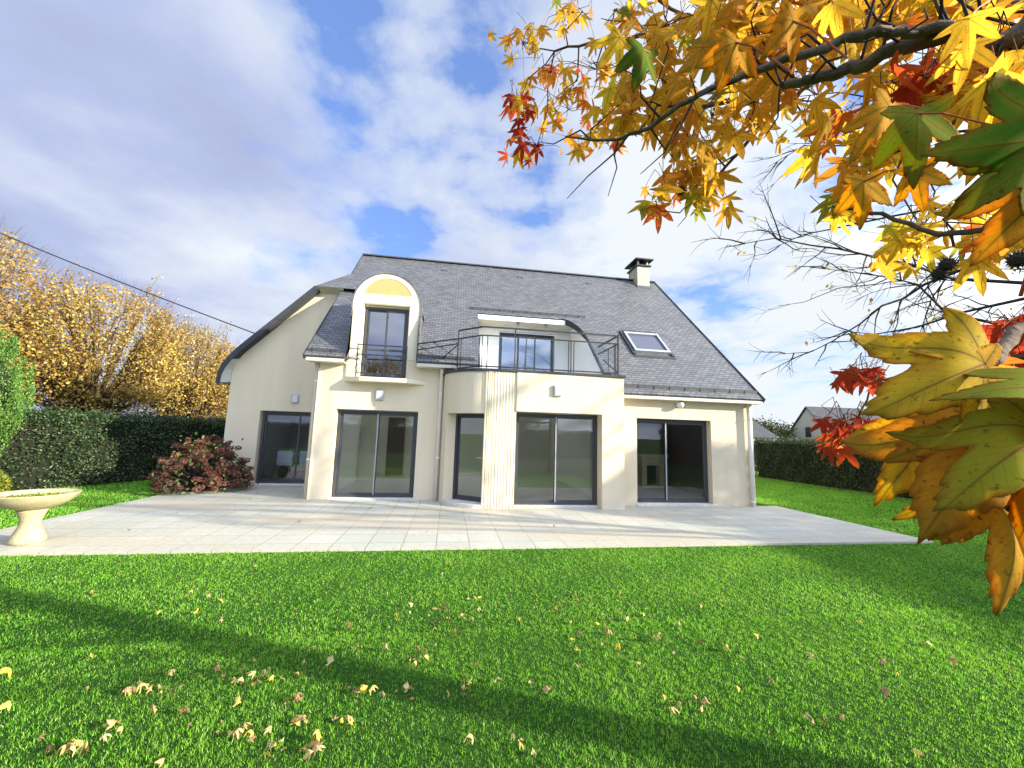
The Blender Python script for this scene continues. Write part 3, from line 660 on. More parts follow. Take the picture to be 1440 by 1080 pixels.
b.build('half_hip', 'slate', house, uvfn=lambda x, y, z: (x, z*1.4))
b = MB(); b.face([(-4.10, 11.99, 5.775), (-3.30, 11.99, 5.775), (-3.35, 12.31, 5.66), (-4.0, 12.31, 5.66)]); b.build('soffit', 'soffit', house)
# grey curved soffit between verge and wall
b = MB()
so_ = [(a, c) for a, c in vi[:6]]
wi_ = [(-6.205, 2.86), (-6.205, 3.05), (-6.18, 3.26), (-6.08, 3.48), (-5.97, 3.68), (-5.80, 3.88)]
for i in range(5): b.face([(so_[i][0], 12.0, so_[i][1]), (so_[i+1][0], 12.0, so_[i+1][1]), (wi_[i+1][0], 12.30, wi_[i+1][1]), (wi_[i][0], 12.30, wi_[i][1])])
b.face([(-6.42, 12.0, 2.80), (-6.345, 12.0, 2.80), (-6.205, 12.30, 2.86), (-6.205, 18, 2.86), (-6.42, 18, 2.80)])
b.build('soffit', 'graysoffit', house)
window((-5.30, WY+.13, .04), (1, 0), 1.98, 2.02, [.5], glassm='wingglass')
sillb(-5.36, -3.3, WY-.03, WY+.2, .035)

# ---- rooms seen through the glass
def room(x0, x1, y0, y1, m, zc=2.5, name='room'):
    b = MB()
    if x0 == -2.82: b.sheet([rect(x0, x1, 0, zc), rect(-1.1, .2, .2, 2.45), rect(1.6, 2.4, .2, 2.45)], fwall(y1), (0, .05, 0))  # hidden openings added in the back wall to let daylight in
    else: b.box(x0, x1, y1, y1+.05, 0, zc)
    b.box(x0-.05, x0, y0, y1, 0, zc); 
    if m != 'indark': b.box(x1, x1+.05, y0, y1, 0, zc)
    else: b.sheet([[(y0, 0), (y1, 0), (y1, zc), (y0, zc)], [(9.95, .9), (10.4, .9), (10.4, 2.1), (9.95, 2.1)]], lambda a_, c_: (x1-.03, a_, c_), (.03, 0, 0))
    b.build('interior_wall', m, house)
    b = MB(); b.box(x0, x1, y0, y0+.7, zc, zc+.05); b.build('interior_ceiling', 'inwall', house)  # ceiling cut short so light from the added roof opening comes in
    b = MB(); b.box(x0-.05, x1+.05, y0-.05, y1+.05, -.04, .02); b.build('interior_floor', 'infloor', house)
    b = MB(); b.box(x0+.001, x1-.001, y1-.015, y1-.002, .021, .11); b.build('skirting', 'white', house)
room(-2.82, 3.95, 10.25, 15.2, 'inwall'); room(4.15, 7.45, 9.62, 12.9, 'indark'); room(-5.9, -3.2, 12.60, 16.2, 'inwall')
b = MB(); b.box(.15, 3.95, 9.30, 10.18, -.04, .018); b.build('interior_floor', 'infloor', house)
b = MB(); b.box(.45, 3.95, 9.4, 10.25, 2.45, 2.5); b.build('interior_ceiling', 'inwall', house)
b = MB(); b.box(-2.82, -2.3, 13.6, 13.7, .02, 2.5); b.build('interior_partition', 'inwall', house)
b = MB(); b.box(-2.2, -1.6, 15.13, 15.19, .02, 2.1); b.build('interior_door', 'indark', house)
b = MB(); b.box(-2.4, -.9, 11.1, 11.15, 2.95, 5.0); b.build('upper_room', 'inwall', house)

# fireplace (its own thing), chairs and table in the wing
fp = root('fireplace', (6.8, 12.6, .02), 'pale stone fireplace seen through the right-hand sliding door', 'fireplace')
b = MB(); b.box(6.40, 6.57, 12.55, 12.88, .02, .98); b.box(7.03, 7.20, 12.55, 12.88, .02, .98); b.box(6.57, 7.03, 12.6, 12.88, .72, .98); b.build('surround', 'trim', fp, bevel=.01)
b = MB(); b.box(6.30, 7.30, 12.45, 12.88, .982, 1.10); b.build('mantel_shelf', 'trim', fp, bevel=.02)
b = MB(); b.box(6.575, 7.025, 12.80, 12.87, .10, .715); b.build('firebox', 'black', fp)
b = MB(); b.box(6.28, 7.32, 12.35, 12.88, .021, .09); b.build('hearth', 'trim', fp)
def chair(x, y, rz, lab):
    rr = root('dining_chair', (x, y, .02), lab, 'chair', 'white chairs in the left room')
    rr.rotation_euler.z = rz; B = (x, y, .02)
    b = MB(); b.box(x-.22, x+.22, y-.21, y+.22, .45, .51); b.build('seat', 'white', rr, bevel=.015)
    b = MB(); b.box(x-.22, x+.22, y-.23, y-.20, .511, .90); b.build('backrest', 'white', rr, bevel=.012)
    for sx in (-1, 1):
        for sy in (-1, 1):
            b = MB(); b.tube([(x+sx*.22, y+sy*.20, .02), (x+sx*.18, y+sy*.16, .45)], [.014, .02], 8); b.build('leg', 'wood', rr)
chair(-4.98, 13.55, .15, 'left white chair with wooden legs behind the left sliding door')
chair(-4.28, 13.55, -.12, 'right white chair with wooden legs behind the left sliding door')
tb = root('dining_table', (-4.5, 14.3, .02), 'white table behind the two chairs in the left room', 'table')
b = MB(); b.box(-5.4, -3.5, 13.9, 14.7, .74, .78); b.build('tabletop', 'white', tb)
for x in (-5.3, -3.6):
    for y in (13.98, 14.6): b = MB(); b.box(x, x+.05, y, y+.05, .02, .739); b.build('leg', 'wood', tb)

# ------------------------------------------------------------------ overhead cable
a = np.array([-5.52, 12.02, 4.22]); c = gy(0, 311, 12.0); e = a+(c-a)*2.3
pts = []
for i in range(25):
    q = i/24; p = a+(e-a)*q; pts.append((p[0], p[1], p[2]-.9*math.sin(PI*q)*.35))
b = MB(); b.tube(pts, .016, 6); o = b.build('overhead_cable', 'black', None, tuple(a)); setp(o, 'thin black overhead cable sloping down to the left roof verge', 'cable')

# ------------------------------------------------------------------ bowl planter
PC = (-5.46, 6.42, 0)
pl = root('bowl_planter', PC, 'wide shallow cast stone bowl on a waisted foot at the terrace edge', 'planter')
b = MB(); b.lathe(PC, [(0, .0), (.17, .0), (.175, .03), (.165, .07), (.115, .19), (.095, .25), (.10, .29), (.14, .40), (.15, .43), (0, .43)], 40); b.build('foot', 'stone', pl, smooth=True)
b = MB(); b.lathe(PC, [(0, .431), (.14, .433), (.27, .475), (.37, .55), (.425, .625), (.43, .64), (.415, .645), (.39, .61), (.33, .575), (0, .575)], 48); b.build('bowl', 'stone', pl, smooth=True)
P = np.stack([NR.uniform(-.45, .45, 900), NR.uniform(-.45, .45, 900), NR.uniform(.575, .60, 900)], 1); P = P[np.hypot(P[:, 0], P[:, 1]) < .34]+np.array(PC)
V, Fq = leaf_cards(P, .045, updir=np.array([0, 0, .6])); npmesh('moss', V, [Fq], 'ygshrub', pl, attrs={'rnd': rep(NR.random(len(P))*.6, 4)})

# ------------------------------------------------------------------ hedges
def hedge(name, p0, p1, w_, h, n, label, leaf=.05, org=None, group=None, mname='hedgeleaf'):
    p0 = np.array(p0, float); p1 = np.array(p1, float); L = np.linalg.norm(p1-p0); u = (p1-p0)/L; v = np.array([-u[1], u[0]])
    rr = root(name, (p0[0], p0[1], GZ), label, 'hedge', group)
    b = MB(); c = .13
    b.obox((p0[0], p0[1], GZ), (u[0], u[1]), (v[0], v[1]), c, L-c, -w_/2+c, w_/2-c, .02, h-c); b.build('dark_filler', 'core', rr)  # opaque dark box inside the leaves, shaded gaps put into its colour
    s = NR.uniform(0, 1, n); side = NR.integers(0, 100, n)
    A = np.empty((n, 3)); On = np.empty((n, 3))
    for i, (lo, hi, f) in enumerate(((0, 38, 'f'), (38, 62, 'b'), (62, 90, 't'), (90, 95, 'e0'), (95, 100, 'e1'))):
        k_ = (side >= lo) & (side < hi); m_ = k_.sum(); a_ = NR.uniform(0, L, m_); bb = NR.uniform(-w_/2, w_/2, m_); zz_ = NR.uniform(0, h, m_); d = NR.normal(.05, .07, m_)-.12*(NR.random(m_) < .02)
        lump = .07*np.sin(a_*3.1+zz_*2)+.06*np.sin(a_*7.3-zz_*5+1)
        if f == 'f': bb = -w_/2+d-lump; nn = (-v[0], -v[1], .15)
        elif f == 'b': bb = w_/2-d+lump; nn = (v[0], v[1], .15)
        elif f == 't': zz_ = h-d+lump*.6; nn = (0, 0, 1)
        elif f == 'e0': a_ = d; nn = (-u[0], -u[1], .1)
        else: a_ = L-d; nn = (u[0], u[1], .1)
        A[k_] = np.stack([p0[0]+u[0]*a_+v[0]*bb, p0[1]+u[1]*a_+v[1]*bb, GZ+zz_], 1); On[k_] = nn
    V, Fq = leaf_cards(A, NR.uniform(.7, 1.3, n)*leaf, On, .6, aspect=.6)
    npmesh('leaves', V, [Fq], mname, rr, attrs={'rnd': rep(NR.random(n), 4)}); return rr
hedge('hedge', (-11.45, 8.3), (-7.85, 15.6), 1.0, 1.83, 46000, 'long clipped green hedge on the left behind the reddish hydrangea', .055)
hedge('hedge', (14.95, 17.2), (14.95, 6.4), 1.0, 1.74, 46000, 'long clipped dark hedge on the right below the neighbouring houses', .055)
hedge('hedge', (13.4, 22.0), (20.0, 22.0), 1.0, 1.6, 8000, 'far hedge beyond the gravel path at the right corner of the house', .07)

hedge('hedge', (15.6, 2.4), (15.2, -7.0), 1.3, 3.3, 12000, 'tall hedge to the right of the viewer whose shade falls on the lawn', .14)
# ------------------------------------------------------------------ golden trees behind the left hedge
def golden_tree(x, y, rad, top, seed, label, nleaf=11000, tips=300, base=.9, trunkh=1.7, group='golden pollarded trees behind the left hedge', grp=True):
    q = np.random.default_rng(seed)
    rr = root('pollard_tree', (x, y, GZ), label, 'tree', group if grp else None)
    b = MB(); b.tube([(x, y, GZ), (x+.05, y, .9), (x, y+.05, trunkh), (x, y, trunkh+.5)], [.34, .27, .30, .38], 10)
    zc = base+(top-base)*.52; rz = (top-base)*.52
    ends = []; segs = []
    for i in range(120):
        th = q.uniform(0, 2*PI); cz = q.uniform(-.75, 1); sr = math.sqrt(max(0, 1-cz*cz)); sp_ = .75+.25*q.random()
        e_ = np.array([x+rad*sr*math.cos(th)*sp_, y+rad*sr*math.sin(th)*sp_, zc+rz*cz*sp_])
        s_ = np.array([x, y, trunkh+.3]); m1 = s_+(e_-s_)*.33+np.array([0, 0, -.25])*(1-cz)+q.normal(0, .1, 3); m2 = s_+(e_-s_)*.7+np.array([0, 0, .1])+q.normal(0, .12, 3)
        segs.append([s_, m1, m2, e_]); b.tube(segs[-1], [.085, .05, .028, .008], 4, cap=False)
    b.build('trunk', 'goldtwig', rr)
    b = MB(); pts = []
    for S_ in segs:
        for k_ in range(9):
            t_ = q.uniform(.3, 1); j = min(int(t_*3), 2); f = t_*3-j; p = S_[j]*(1-f)+S_[j+1]*f
            d = (p-np.array([x, y, trunkh])); d = d/np.linalg.norm(d)+q.normal(0, .35, 3)+np.array([0, 0, .35]); d /= np.linalg.norm(d)
            l_ = q.uniform(.5, 1.3); p2 = p+d*l_; b.tube([p, p+d*l_*.5+q.normal(0, .04, 3), p2], [.013, .009, .004], 3, cap=False)
            pts.append((p, p2))
    for k_ in range(tips):
        th = q.uniform(0, 2*PI); cz = q.uniform(.1, 1); sr = math.sqrt(1-cz*cz)
        p = np.array([x+rad*sr*math.cos(th)*.93, y+rad*sr*math.sin(th)*.93, zc+rz*cz*.93]); d = np.array([sr*math.cos(th)*.5, sr*math.sin(th)*.5, .9])+q.normal(0, .15, 3)
        b.tube([p, p+d*q.uniform(.4, .95)], [.006, .003], 3, cap=False)
    b.build('twigs', 'goldtwig', rr)
    pts = np.array(pts); k_ = q.integers(0, len(pts), nleaf); t_ = q.random(nleaf)[:, None]
    P = pts[k_, 0]*(1-t_)+pts[k_, 1]*t_+q.normal(0, .12, (nleaf, 3))
    lc = unit(q.normal(size=(90, 3))); dd_ = unit(q.normal(size=(nleaf, 3))); rad_ = (.80+(np.max(dd_@lc.T, axis=1)-.9)*1.6)*q.uniform(.55, 1.05, nleaf)**.45
    sh_ = np.array([x, y, zc])+dd_*rad_[:, None]*np.array([rad, rad, rz]); pick = q.random(nleaf) < .42; P[pick] = sh_[pick]; P = P[(P[:, 2] > base*.6) & ((P[:, 2] > base+2.0) | (q.random(nleaf) < .55))]
    V, Fq = leaf_cards(P, q.uniform(.08, .15, len(P)), None, aspect=.75)
    npmesh('crown', V, [Fq], 'goldleaf', rr, attrs={'rnd': rep(np.clip(q.normal(.55, .25, len(P)), 0, 1), 4)}); return rr
def clone(r_, loc, rz, label, s=1.0):
    c_ = r_.copy(); COL.objects.link(c_); c_.location = loc; c_.rotation_euler = (0, 0, rz); c_.scale = (s, s, s); c_['label'] = label
    for ch_ in r_.children:
        d_ = ch_.copy(); COL.objects.link(d_); d_.parent = c_
    return c_
gA = golden_tree(-19.4, 17.8, 3.4, 9.4, 3, 'golden tree at the left edge of the photo, behind the green conifer', 27000)
gB = golden_tree(-16.6, 21.4, 3.4, 8.2, 5, 'broad golden tree with brown spreading limbs, second from the left', 27000)
gC = golden_tree(-15.6, 26.4, 3.0, 7.5, 9, 'smaller yellow tree next to the curved roof verge of the house', 23000)
clone(gC, (-15.5, 32.5, GZ), 2.0, 'farthest golden tree, just showing beside the roof verge', 1.0)
# garden behind the camera that the glass mirrors
clone(gB, (-6, -17, GZ), 1.0, 'golden tree behind the viewer mirrored in the left glazing', 1.0)
clone(gA, (6.5, -21, GZ), 2.5, 'golden tree behind the viewer mirrored in the middle glazing', 1.0)
hedge('hedge', (-16, -11), (12, -11.5), 1.0, 2.0, 14000, 'hedge behind the viewer mirrored in the sliding doors', .13)

# ------------------------------------------------------------------ conifer and shrubs on the left
def blob_leaves(cx_, cy_, z0, z1, rfn, n, size, seed, depth=.22, lump=.12, nl=70):
    q = np.random.default_rng(seed); C_ = q.normal(size=(nl, 3)); C_ /= np.linalg.norm(C_, axis=1, keepdims=True)
    t_ = q.random(n); th = q.uniform(0, 2*PI, n); z = z0+(z1-z0)*t_; r = np.array([rfn(a) for a in t_])
    dirs = np.stack([np.cos(th), np.sin(th), (t_-.5)*2], 1); dirs /= np.linalg.norm(dirs, axis=1, keepdims=True)
    mx = np.max(dirs@C_.T, axis=1); bumpv = (mx-.9)*10*lump
    rr_ = r*(1+bumpv)-np.abs(q.normal(0, depth*.35, n))
    P = np.stack([cx_+np.cos(th)*rr_, cy_+np.sin(th)*rr_, z], 1); O_ = np.stack([np.cos(th), np.sin(th), .25+0*th], 1); return P, O_
TX, TY = -10.50, 10.25
th_ = root('conifer', (TX, TY, GZ), 'rounded bright green conifer at the left edge of the lawn', 'conifer')
b = MB(); b.tube([(TX, TY, GZ), (TX, TY, 1.2), (TX, TY, 3.0)], [.12, .10, .04], 8); b.build('trunk', 'bark', th_)
rf = lambda a: 1.03*math.sin(PI*min(1, (a*.88+.13)))**.62*(1 if a < .55 else (1-((a-.55)/.45)**2.2*.55))
b = MB(); b.lathe((TX, TY, .5), [(max(.02, rf(i/10)*.78), 3.2*i/10) for i in range(11)], 20); b.build('dark_inner_core', 'core', th_)  # opaque dark core, stands in for the shade between the sprays
qc = np.random.default_rng(21); NS = 330; t_ = qc.random(NS)**.9; thc = qc.uniform(0, 2*PI, NS); rc_ = np.array([rf(a) for a in t_])*qc.uniform(.80, .98, NS)
cen = np.stack([TX+np.cos(thc)*rc_, TY+np.sin(thc)*rc_, .45+3.5*t_], 1); axs = unit(np.stack([np.cos(thc)*.35, np.sin(thc)*.35, np.full(NS, 1.0)], 1)+qc.normal(0, .12, (NS, 3)))
n = 60000; k_ = qc.integers(0, NS, n); al = qc.uniform(-1, 1, n); wr = np.sqrt(np.maximum(0, 1-al**2))*qc.uniform(.5, 1, n)*.15*(1-.35*al)
P = cen[k_]+axs[k_]*(al*.30)[:, None]+unit(qc.normal(size=(n, 3)))*wr[:, None]; O_ = unit(P-(cen[k_]-axs[k_]*.3))
V, Fq = leaf_cards(P, qc.uniform(.035, .07, n), O_, .3, updir=np.array([0, 0, 1.4]), aspect=.38)
npmesh('foliage', V, [Fq], 'thuja', th_, attrs={'rnd': rep(np.clip(qc.normal(.5, .22, n)+(qc.random(NS)[k_]-.5)*.35, 0, 1), 4)})
TX, TY = 15.6, 4.45
rt_ = root('round_tree', (TX, TY, GZ), 'dense round green tree outside the right edge, at the end of the dark hedge', 'tree')
b = MB(); b.tube([(TX, TY, GZ), (TX, TY, 1.2), (TX, TY, 3.0)], [.12, .10, .04], 8); b.build('trunk', 'bark', rt_)
P, O_ = blob_leaves(TX, TY, .3, 5.0, lambda a: 1.75*math.sin(PI*min(1, a*.86+.14))**.6, 16000, .06, 22, 1.2, .2, 120)
V, Fq = leaf_cards(P, NR.uniform(.09, .16, len(P)), O_, .5, aspect=.6); npmesh('foliage', V, [Fq], 'farleaf', rt_, attrs={'rnd': rep(NR.random(len(P)), 4)})
SX, SY = -9.6, 9.5
sh = root('yellow_shrub', (SX, SY, GZ), 'low yellow green shrub under the rounded conifer', 'shrub')
P, O_ = blob_leaves(SX, SY, .0, .95, lambda a: .72*math.sqrt(max(.02, 1-a*a)), 9000, .05, 33, .4, .2, 60)
V, Fq = leaf_cards(P, NR.uniform(.03, .07, len(P)), O_, .4); npmesh('foliage', V, [Fq], 'ygshrub', sh, attrs={'rnd': rep(NR.random(len(P)), 4)})
b = MB()
for i in range(26): a_ = R.uniform(0, 2*PI); b.tube([(SX, SY, GZ), (SX+.25*math.cos(a_), SY+.25*math.sin(a_), .4), (SX+.5*math.cos(a_), SY+.5*math.sin(a_), .8)], [.012, .009, .004], 4)
b.build('stems', 'darktwig', sh)
# hydrangea with dried flower heads
HX, HY = -6.05, 11.2
hy = root('hydrangea', (HX, HY, GZ), 'reddish brown dried hydrangea bush against the left wall', 'shrub')
q = np.random.default_rng(5); heads = []
b = MB()
for i in range(230):
    th0 = q.uniform(0, 2*PI); cz = q.uniform(-.15, 1)**1.0; sr = math.sqrt(max(0, 1-cz*cz)); f = q.uniform(.84, 1.03)
    wv = 1+.10*math.sin(3*th0+1)
    p = np.array([HX+.98*sr*math.cos(th0)*f*wv, HY+.85*sr*math.sin(th0)*f*wv, .22+1.02*max(cz, -.1)*f*(1+.08*math.sin(2*th0))]); heads.append(p)
    b.tube([(HX+q.normal(0, .12), HY+q.normal(0, .1), GZ), (HX+(p[0]-HX)*.55, HY+(p[1]-HY)*.55, p[2]*.65), tuple(p)], [.012, .009, .005], 4, cap=False)
b.build('stems', 'darktwig', hy)
heads = np.array(heads); n = 26000; k_ = q.integers(0, len(heads), n); d = unit(q.normal(size=(n, 3))); hr = q.uniform(.055, .095, len(heads))[k_][:, None]
P = heads[k_]+d*hr*np.array([1, 1, .75]); V, Fq = leaf_cards(P, q.uniform(.022, .038, n), d, .9, aspect=.9)
hc = np.clip(q.normal(.5, .2, len(heads))-(heads[:, 2]-.8)*.25, 0, 1)[k_]+q.normal(0, .12, n)
npmesh('flower_heads', V, [Fq], 'hydra', hy, attrs={'rnd': rep(np.clip(hc, 0, 1), 4)})
n = 1500; k_ = q.integers(0, len(heads), n); P = heads[k_]+q.normal(0, .10, (n, 3))-np.array([0, 0, .06]); P[:, :2] = np.array([HX, HY])+(P[:, :2]-np.array([HX, HY]))*.93; P = P[P[:, 2] > .03]
V, Fq = leaf_cards(P, q.uniform(.06, .12, len(P)), None, aspect=.6); npmesh('leaves', V, [Fq], 'hydraleaf', hy, attrs={'rnd': rep(q.random(len(P)), 4)})

# ------------------------------------------------------------------ star shaped leaves
LOB = [(0, 1.0), (52, .90), (-52, .90), (108, .60), (-108, .60)]
def leaf_template(nth, nr, q=None, wid=30.0, fl=.33, squeeze=1.0):
    """polar leaf grown from the leaf-stalk joint; returns local verts (x right, y to tip), faces, edge, vein"""
    angs = []
    base = [0, 52, 108, 162, 198, 252, 308, 360] if False else None
    key = sorted({a % 360 for a, _ in LOB} | {26, 80, 136, 158, 202, 224, 280, 334})
    ang = []
    for i, a in enumerate(key):
        c_ = key[(i+1) % len(key)]+(360 if i == len(key)-1 else 0)
        for j in range(nth): ang.append(a+(c_-a)*j/nth)
    V = [(0, 0)]; E_ = [0]; Ve = [0.0]; lob = [a % 360 for a, _ in LOB]
    rr_ = []; LU_ = [0.0]
    for a in ang:
        r = .20
        for la, L in LOB:
            d = abs((a-la+180) % 360-180)
            if d < wid+4: t_ = max(0, 1-d/wid); r = max(r, fl*L+(1-fl)*L*(t_**1.15))
        if 158 <= a <= 202: r = .10
        if q is not None: r *= 1+q.uniform(-.055, .055)
        rr_.append(r)
    for k_ in range(1, nr+1):
        for a, r in zip(ang, rr_):
            f = k_/nr; a2 = (a if a <= 180 else a-360)*squeeze; V.append((math.sin(math.radians(a2))*r*f, math.cos(math.radians(a2))*r*f)); E_.append(f)
            bd = min(((abs((a-l+180) % 360-180)), l) for l in lob)[0]; lu = r*f*math.cos(math.radians(bd)); lv = r*f*math.sin(math.radians(min(bd, 90)))
            Ve.append(lv); LU_.append(lu)
    m_ = len(ang); Fq = []; T = []
    for j in range(m_): T.append((0, 1+j, 1+(j+1) % m_))
    for k_ in range(nr-1):
        o_ = 1+k_*m_
        for j in range(m_): j2 = (j+1) % m_; Fq.append((o_+j, o_+m_+j, o_+m_+j2, o_+j2))
    return np.array(V), np.array(T), np.array(Fq), np.array(E_), np.array(Ve), np.array(LU_)
def place_leaf(T, base, tip, nhint, fold=.25, curl=.3, width=1.0, cup=0.0):
    """leaf with its joint at base, its tip at tip; bends along its length"""
    V2 = T[0]; base = np.array(base, float); tip = np.array(tip, float); L = np.linalg.norm(tip-base); y = (tip-base)/L
    nn = np.array(nhint, float); nn = nn-nn.dot(y)*y; nn /= np.linalg.norm(nn); x = np.cross(y, nn)
    X_, Y_ = V2[:, 0]*width, V2[:, 1]; Z_ = -fold*np.abs(X_)*.5-curl*(Y_**2)*np.sign(Y_)*.35+cup*np.sin(X_*6+Y_*4)*.05
    Z_ = Z_-(-curl*.35)*Y_
    return base+L*(X_[:, None]*x+Y_[:, None]*y+Z_[:, None]*nn)
def join_leaves(items):
    """items: (template, verts, rnd)"""
    VV, TT, QQ, rn, ed, ve, lu_ = [], [], [], [], [], [], []; o_ = 0
    for T, v_, r_ in items:
        VV.append(v_); TT.append(T[1]+o_); 
        if len(T[2]): QQ.append(T[2]+o_)
        rn.append(np.full(len(v_), r_)); ed.append(T[3]); ve.append(T[4]); lu_.append(T[5]); o_ += len(v_)
    fs = [np.concatenate(TT)]+([np.concatenate(QQ)] if QQ else [])
    return np.concatenate(VV), fs, {'rnd': np.concatenate(rn), 'edge': np.concatenate(ed), 'lv': np.concatenate(ve), 'lu': np.concatenate(lu_)}
qh = np.random.default_rng(4)
TH = [leaf_template(12, 14, np.random.default_rng(50+i), 31, .42) for i in range(5)]      # close leaves
TM = [leaf_template(3, 3, np.random.default_rng(90+i), 27, .31+.03*(i%3), (1.0, .85, .7, .92, .78, .62)[i]) for i in range(6)]       # leaves a metre or two away

# ------------------------------------------------------------------ sweetgum reaching in from the right
LT = (4.6, .75, GZ)
lt = root('sweetgum_tree', LT, 'autumn sweetgum with gold, red and green star shaped leaves hanging in from the right', 'tree')
b = MB(); b.tube([(4.6, .75, GZ), (4.55, .78, 1.2), (4.6, .8, 2.6), (4.5, .75, 4.2), (4.55, .8, 6.5), (4.6, .8, 8.5)], [.20, .15, .13, .10, .06, .02], 12); b.build('trunk', 'bark', lt, smooth=True)
def limb(spec, name='branch', m='bark', k=7):
    """spec: list of (px,py,dist,radius) surveyed points along a branch"""
    pts = [gd(a, c, d) for a, c, d, r in spec]; rad = [r for *_, r in spec]; P_, Rr = [], []
    for i in range(len(pts)-1):
        for j in range(4):
            f = j/4; P_.append(pts[i]*(1-f)+pts[i+1]*f+(qh.normal(0, rad[i]*.35+.0012, 3) if j else 0)); Rr.append(rad[i]*(1-f)+rad[i+1]*f)
    P_.append(pts[-1]); Rr.append(rad[-1]); bb = MB(); bb.tube(P_, Rr, k); bb.build(name, m, lt, smooth=True); return P_
limbs = []
trunkp = np.array([4.58, .8, 3.3])
def to_trunk(spec, z, r):
    p = gd(*spec[0][:3]); bb = MB(); t0 = np.array([4.57, .79, z]); mid = (p+t0)/2+np.array([0, 0, .12])
    bb.tube([t0, mid, p], [r*1.5, r*1.15, spec[0][3]], 8); bb.build('branch', 'bark', lt, smooth=True)
LB = [(1470, 35, 1.26, 0.0168), (1385, 62, 1.22, 0.0157), (1320, 52, 1.22, 0.0146), (1240, 75, 1.22, 0.0134), (1180, 102, 1.22, 0.0118), (1140, 112, 1.22, 0.0101), (1100, 121, 1.22, 0.0084)]
LA = [(1395, 58, 1.22, 0.0112), (1330, 38, 1.20, 0.0096), (1270, 42, 1.18, 0.0088), (1215, 50, 1.17, 0.0088), (1120, 80, 1.15, 0.0080), (1060, 100, 1.15, 0.0072), (1000, 125, 1.15, 0.0064), (955, 148, 1.17, 0.0056), (900, 185, 1.20, 0.0048), (870, 196, 1.22, 0.0040), (795, 192, 1.26, 0.0024)]
LC = [(1098, 122, 1.7, .012), (1040, 140, 1.72, .009), (990, 150, 1.74, .008), (940, 172, 1.7, .006), (905, 190, 1.7, .004)]
LD = [(1060, 25, 1.75, .010), (980, 38, 1.75, .009), (910, 48, 1.78, .007), (850, 55, 1.8, .005), (780, 72, 1.85, .0035)]
LE = [(1160, 105, 1.68, .008), (1100, 150, 1.65, .006), (1060, 190, 1.62, .0055), (1020, 235, 1.6, .005), (985, 275, 1.6, .004), (965, 290, 1.6, .002)]
LF = [(1440, 75, 1.5, .010), (1400, 105, 1.45, .008), (1340, 140, 1.4, .006), (1290, 175, 1.38, .004)]
LG = [(1440, 55, 1.3, .008), (1405, 110, 1.25, .007), (1360, 160, 1.2, .005), (1300, 190, 1.2, .003)]
LH = [(1215, 50, 1.62, .007), (1218, 20, 1.62, .006), (1222, -30, 1.65, .005)]
LI = [(1120, 80, 1.6, .006), (1107, 55, 1.6, .005), (1100, 30, 1.6, .003)]
LJ = [(980, 40, 1.75, .006), (960, 20, 1.75, .005), (900, -15, 1.8, .004)]
LK = [(1470, 440, .62, .0045), (1420, 480, .52, .005), (1382, 515, .45, .0035)]
LL = [(1480, 580, .60, .005), (1420, 585, .50, .003), (1385, 600, .45, .002)]
LM = [(1480, 500, 1.3, .007), (1400, 505, 1.3, .005), (1300, 520, 1.35, .004), (1230, 535, 1.4, .0025), (1205, 590, 1.4, .002)]
LN = [(1480, 180, .8, .007), (1420, 210, .62, .005), (1380, 240, .55, .003)]
LO = [(1480, 300, 1.1, .008), (1400, 320, 1.15, .006), (1320, 330, 1.2, .005), (1240, 300, 1.2, .004), (1170, 290, 1.2, .003)]
for i, L_ in enumerate((LB, LA, LC, LD, LE, LF, LG, LH, LI, LJ, LK, LL, LM, LN, LO)): limbs.append(limb(L_))
for L_, z, r in ((LB, 3.2, .05), (LF, 2.9, .03), (LK, 2.0, .010), (LL, 1.8, .02), (LM, 2.2, .025), (LN, 2.7, .025), (LO, 2.4, .025), (LG, 3.0, .025)): to_trunk(L_, z, r)
to_trunk([(1470, 12, 1.9, .02)], 3.5, .03); limb([(1470, 12, 1.9, .02), (1300, 5, 1.85, .016), (1160, 10, 1.8, .013), (1060, 25, 1.75, .010)])
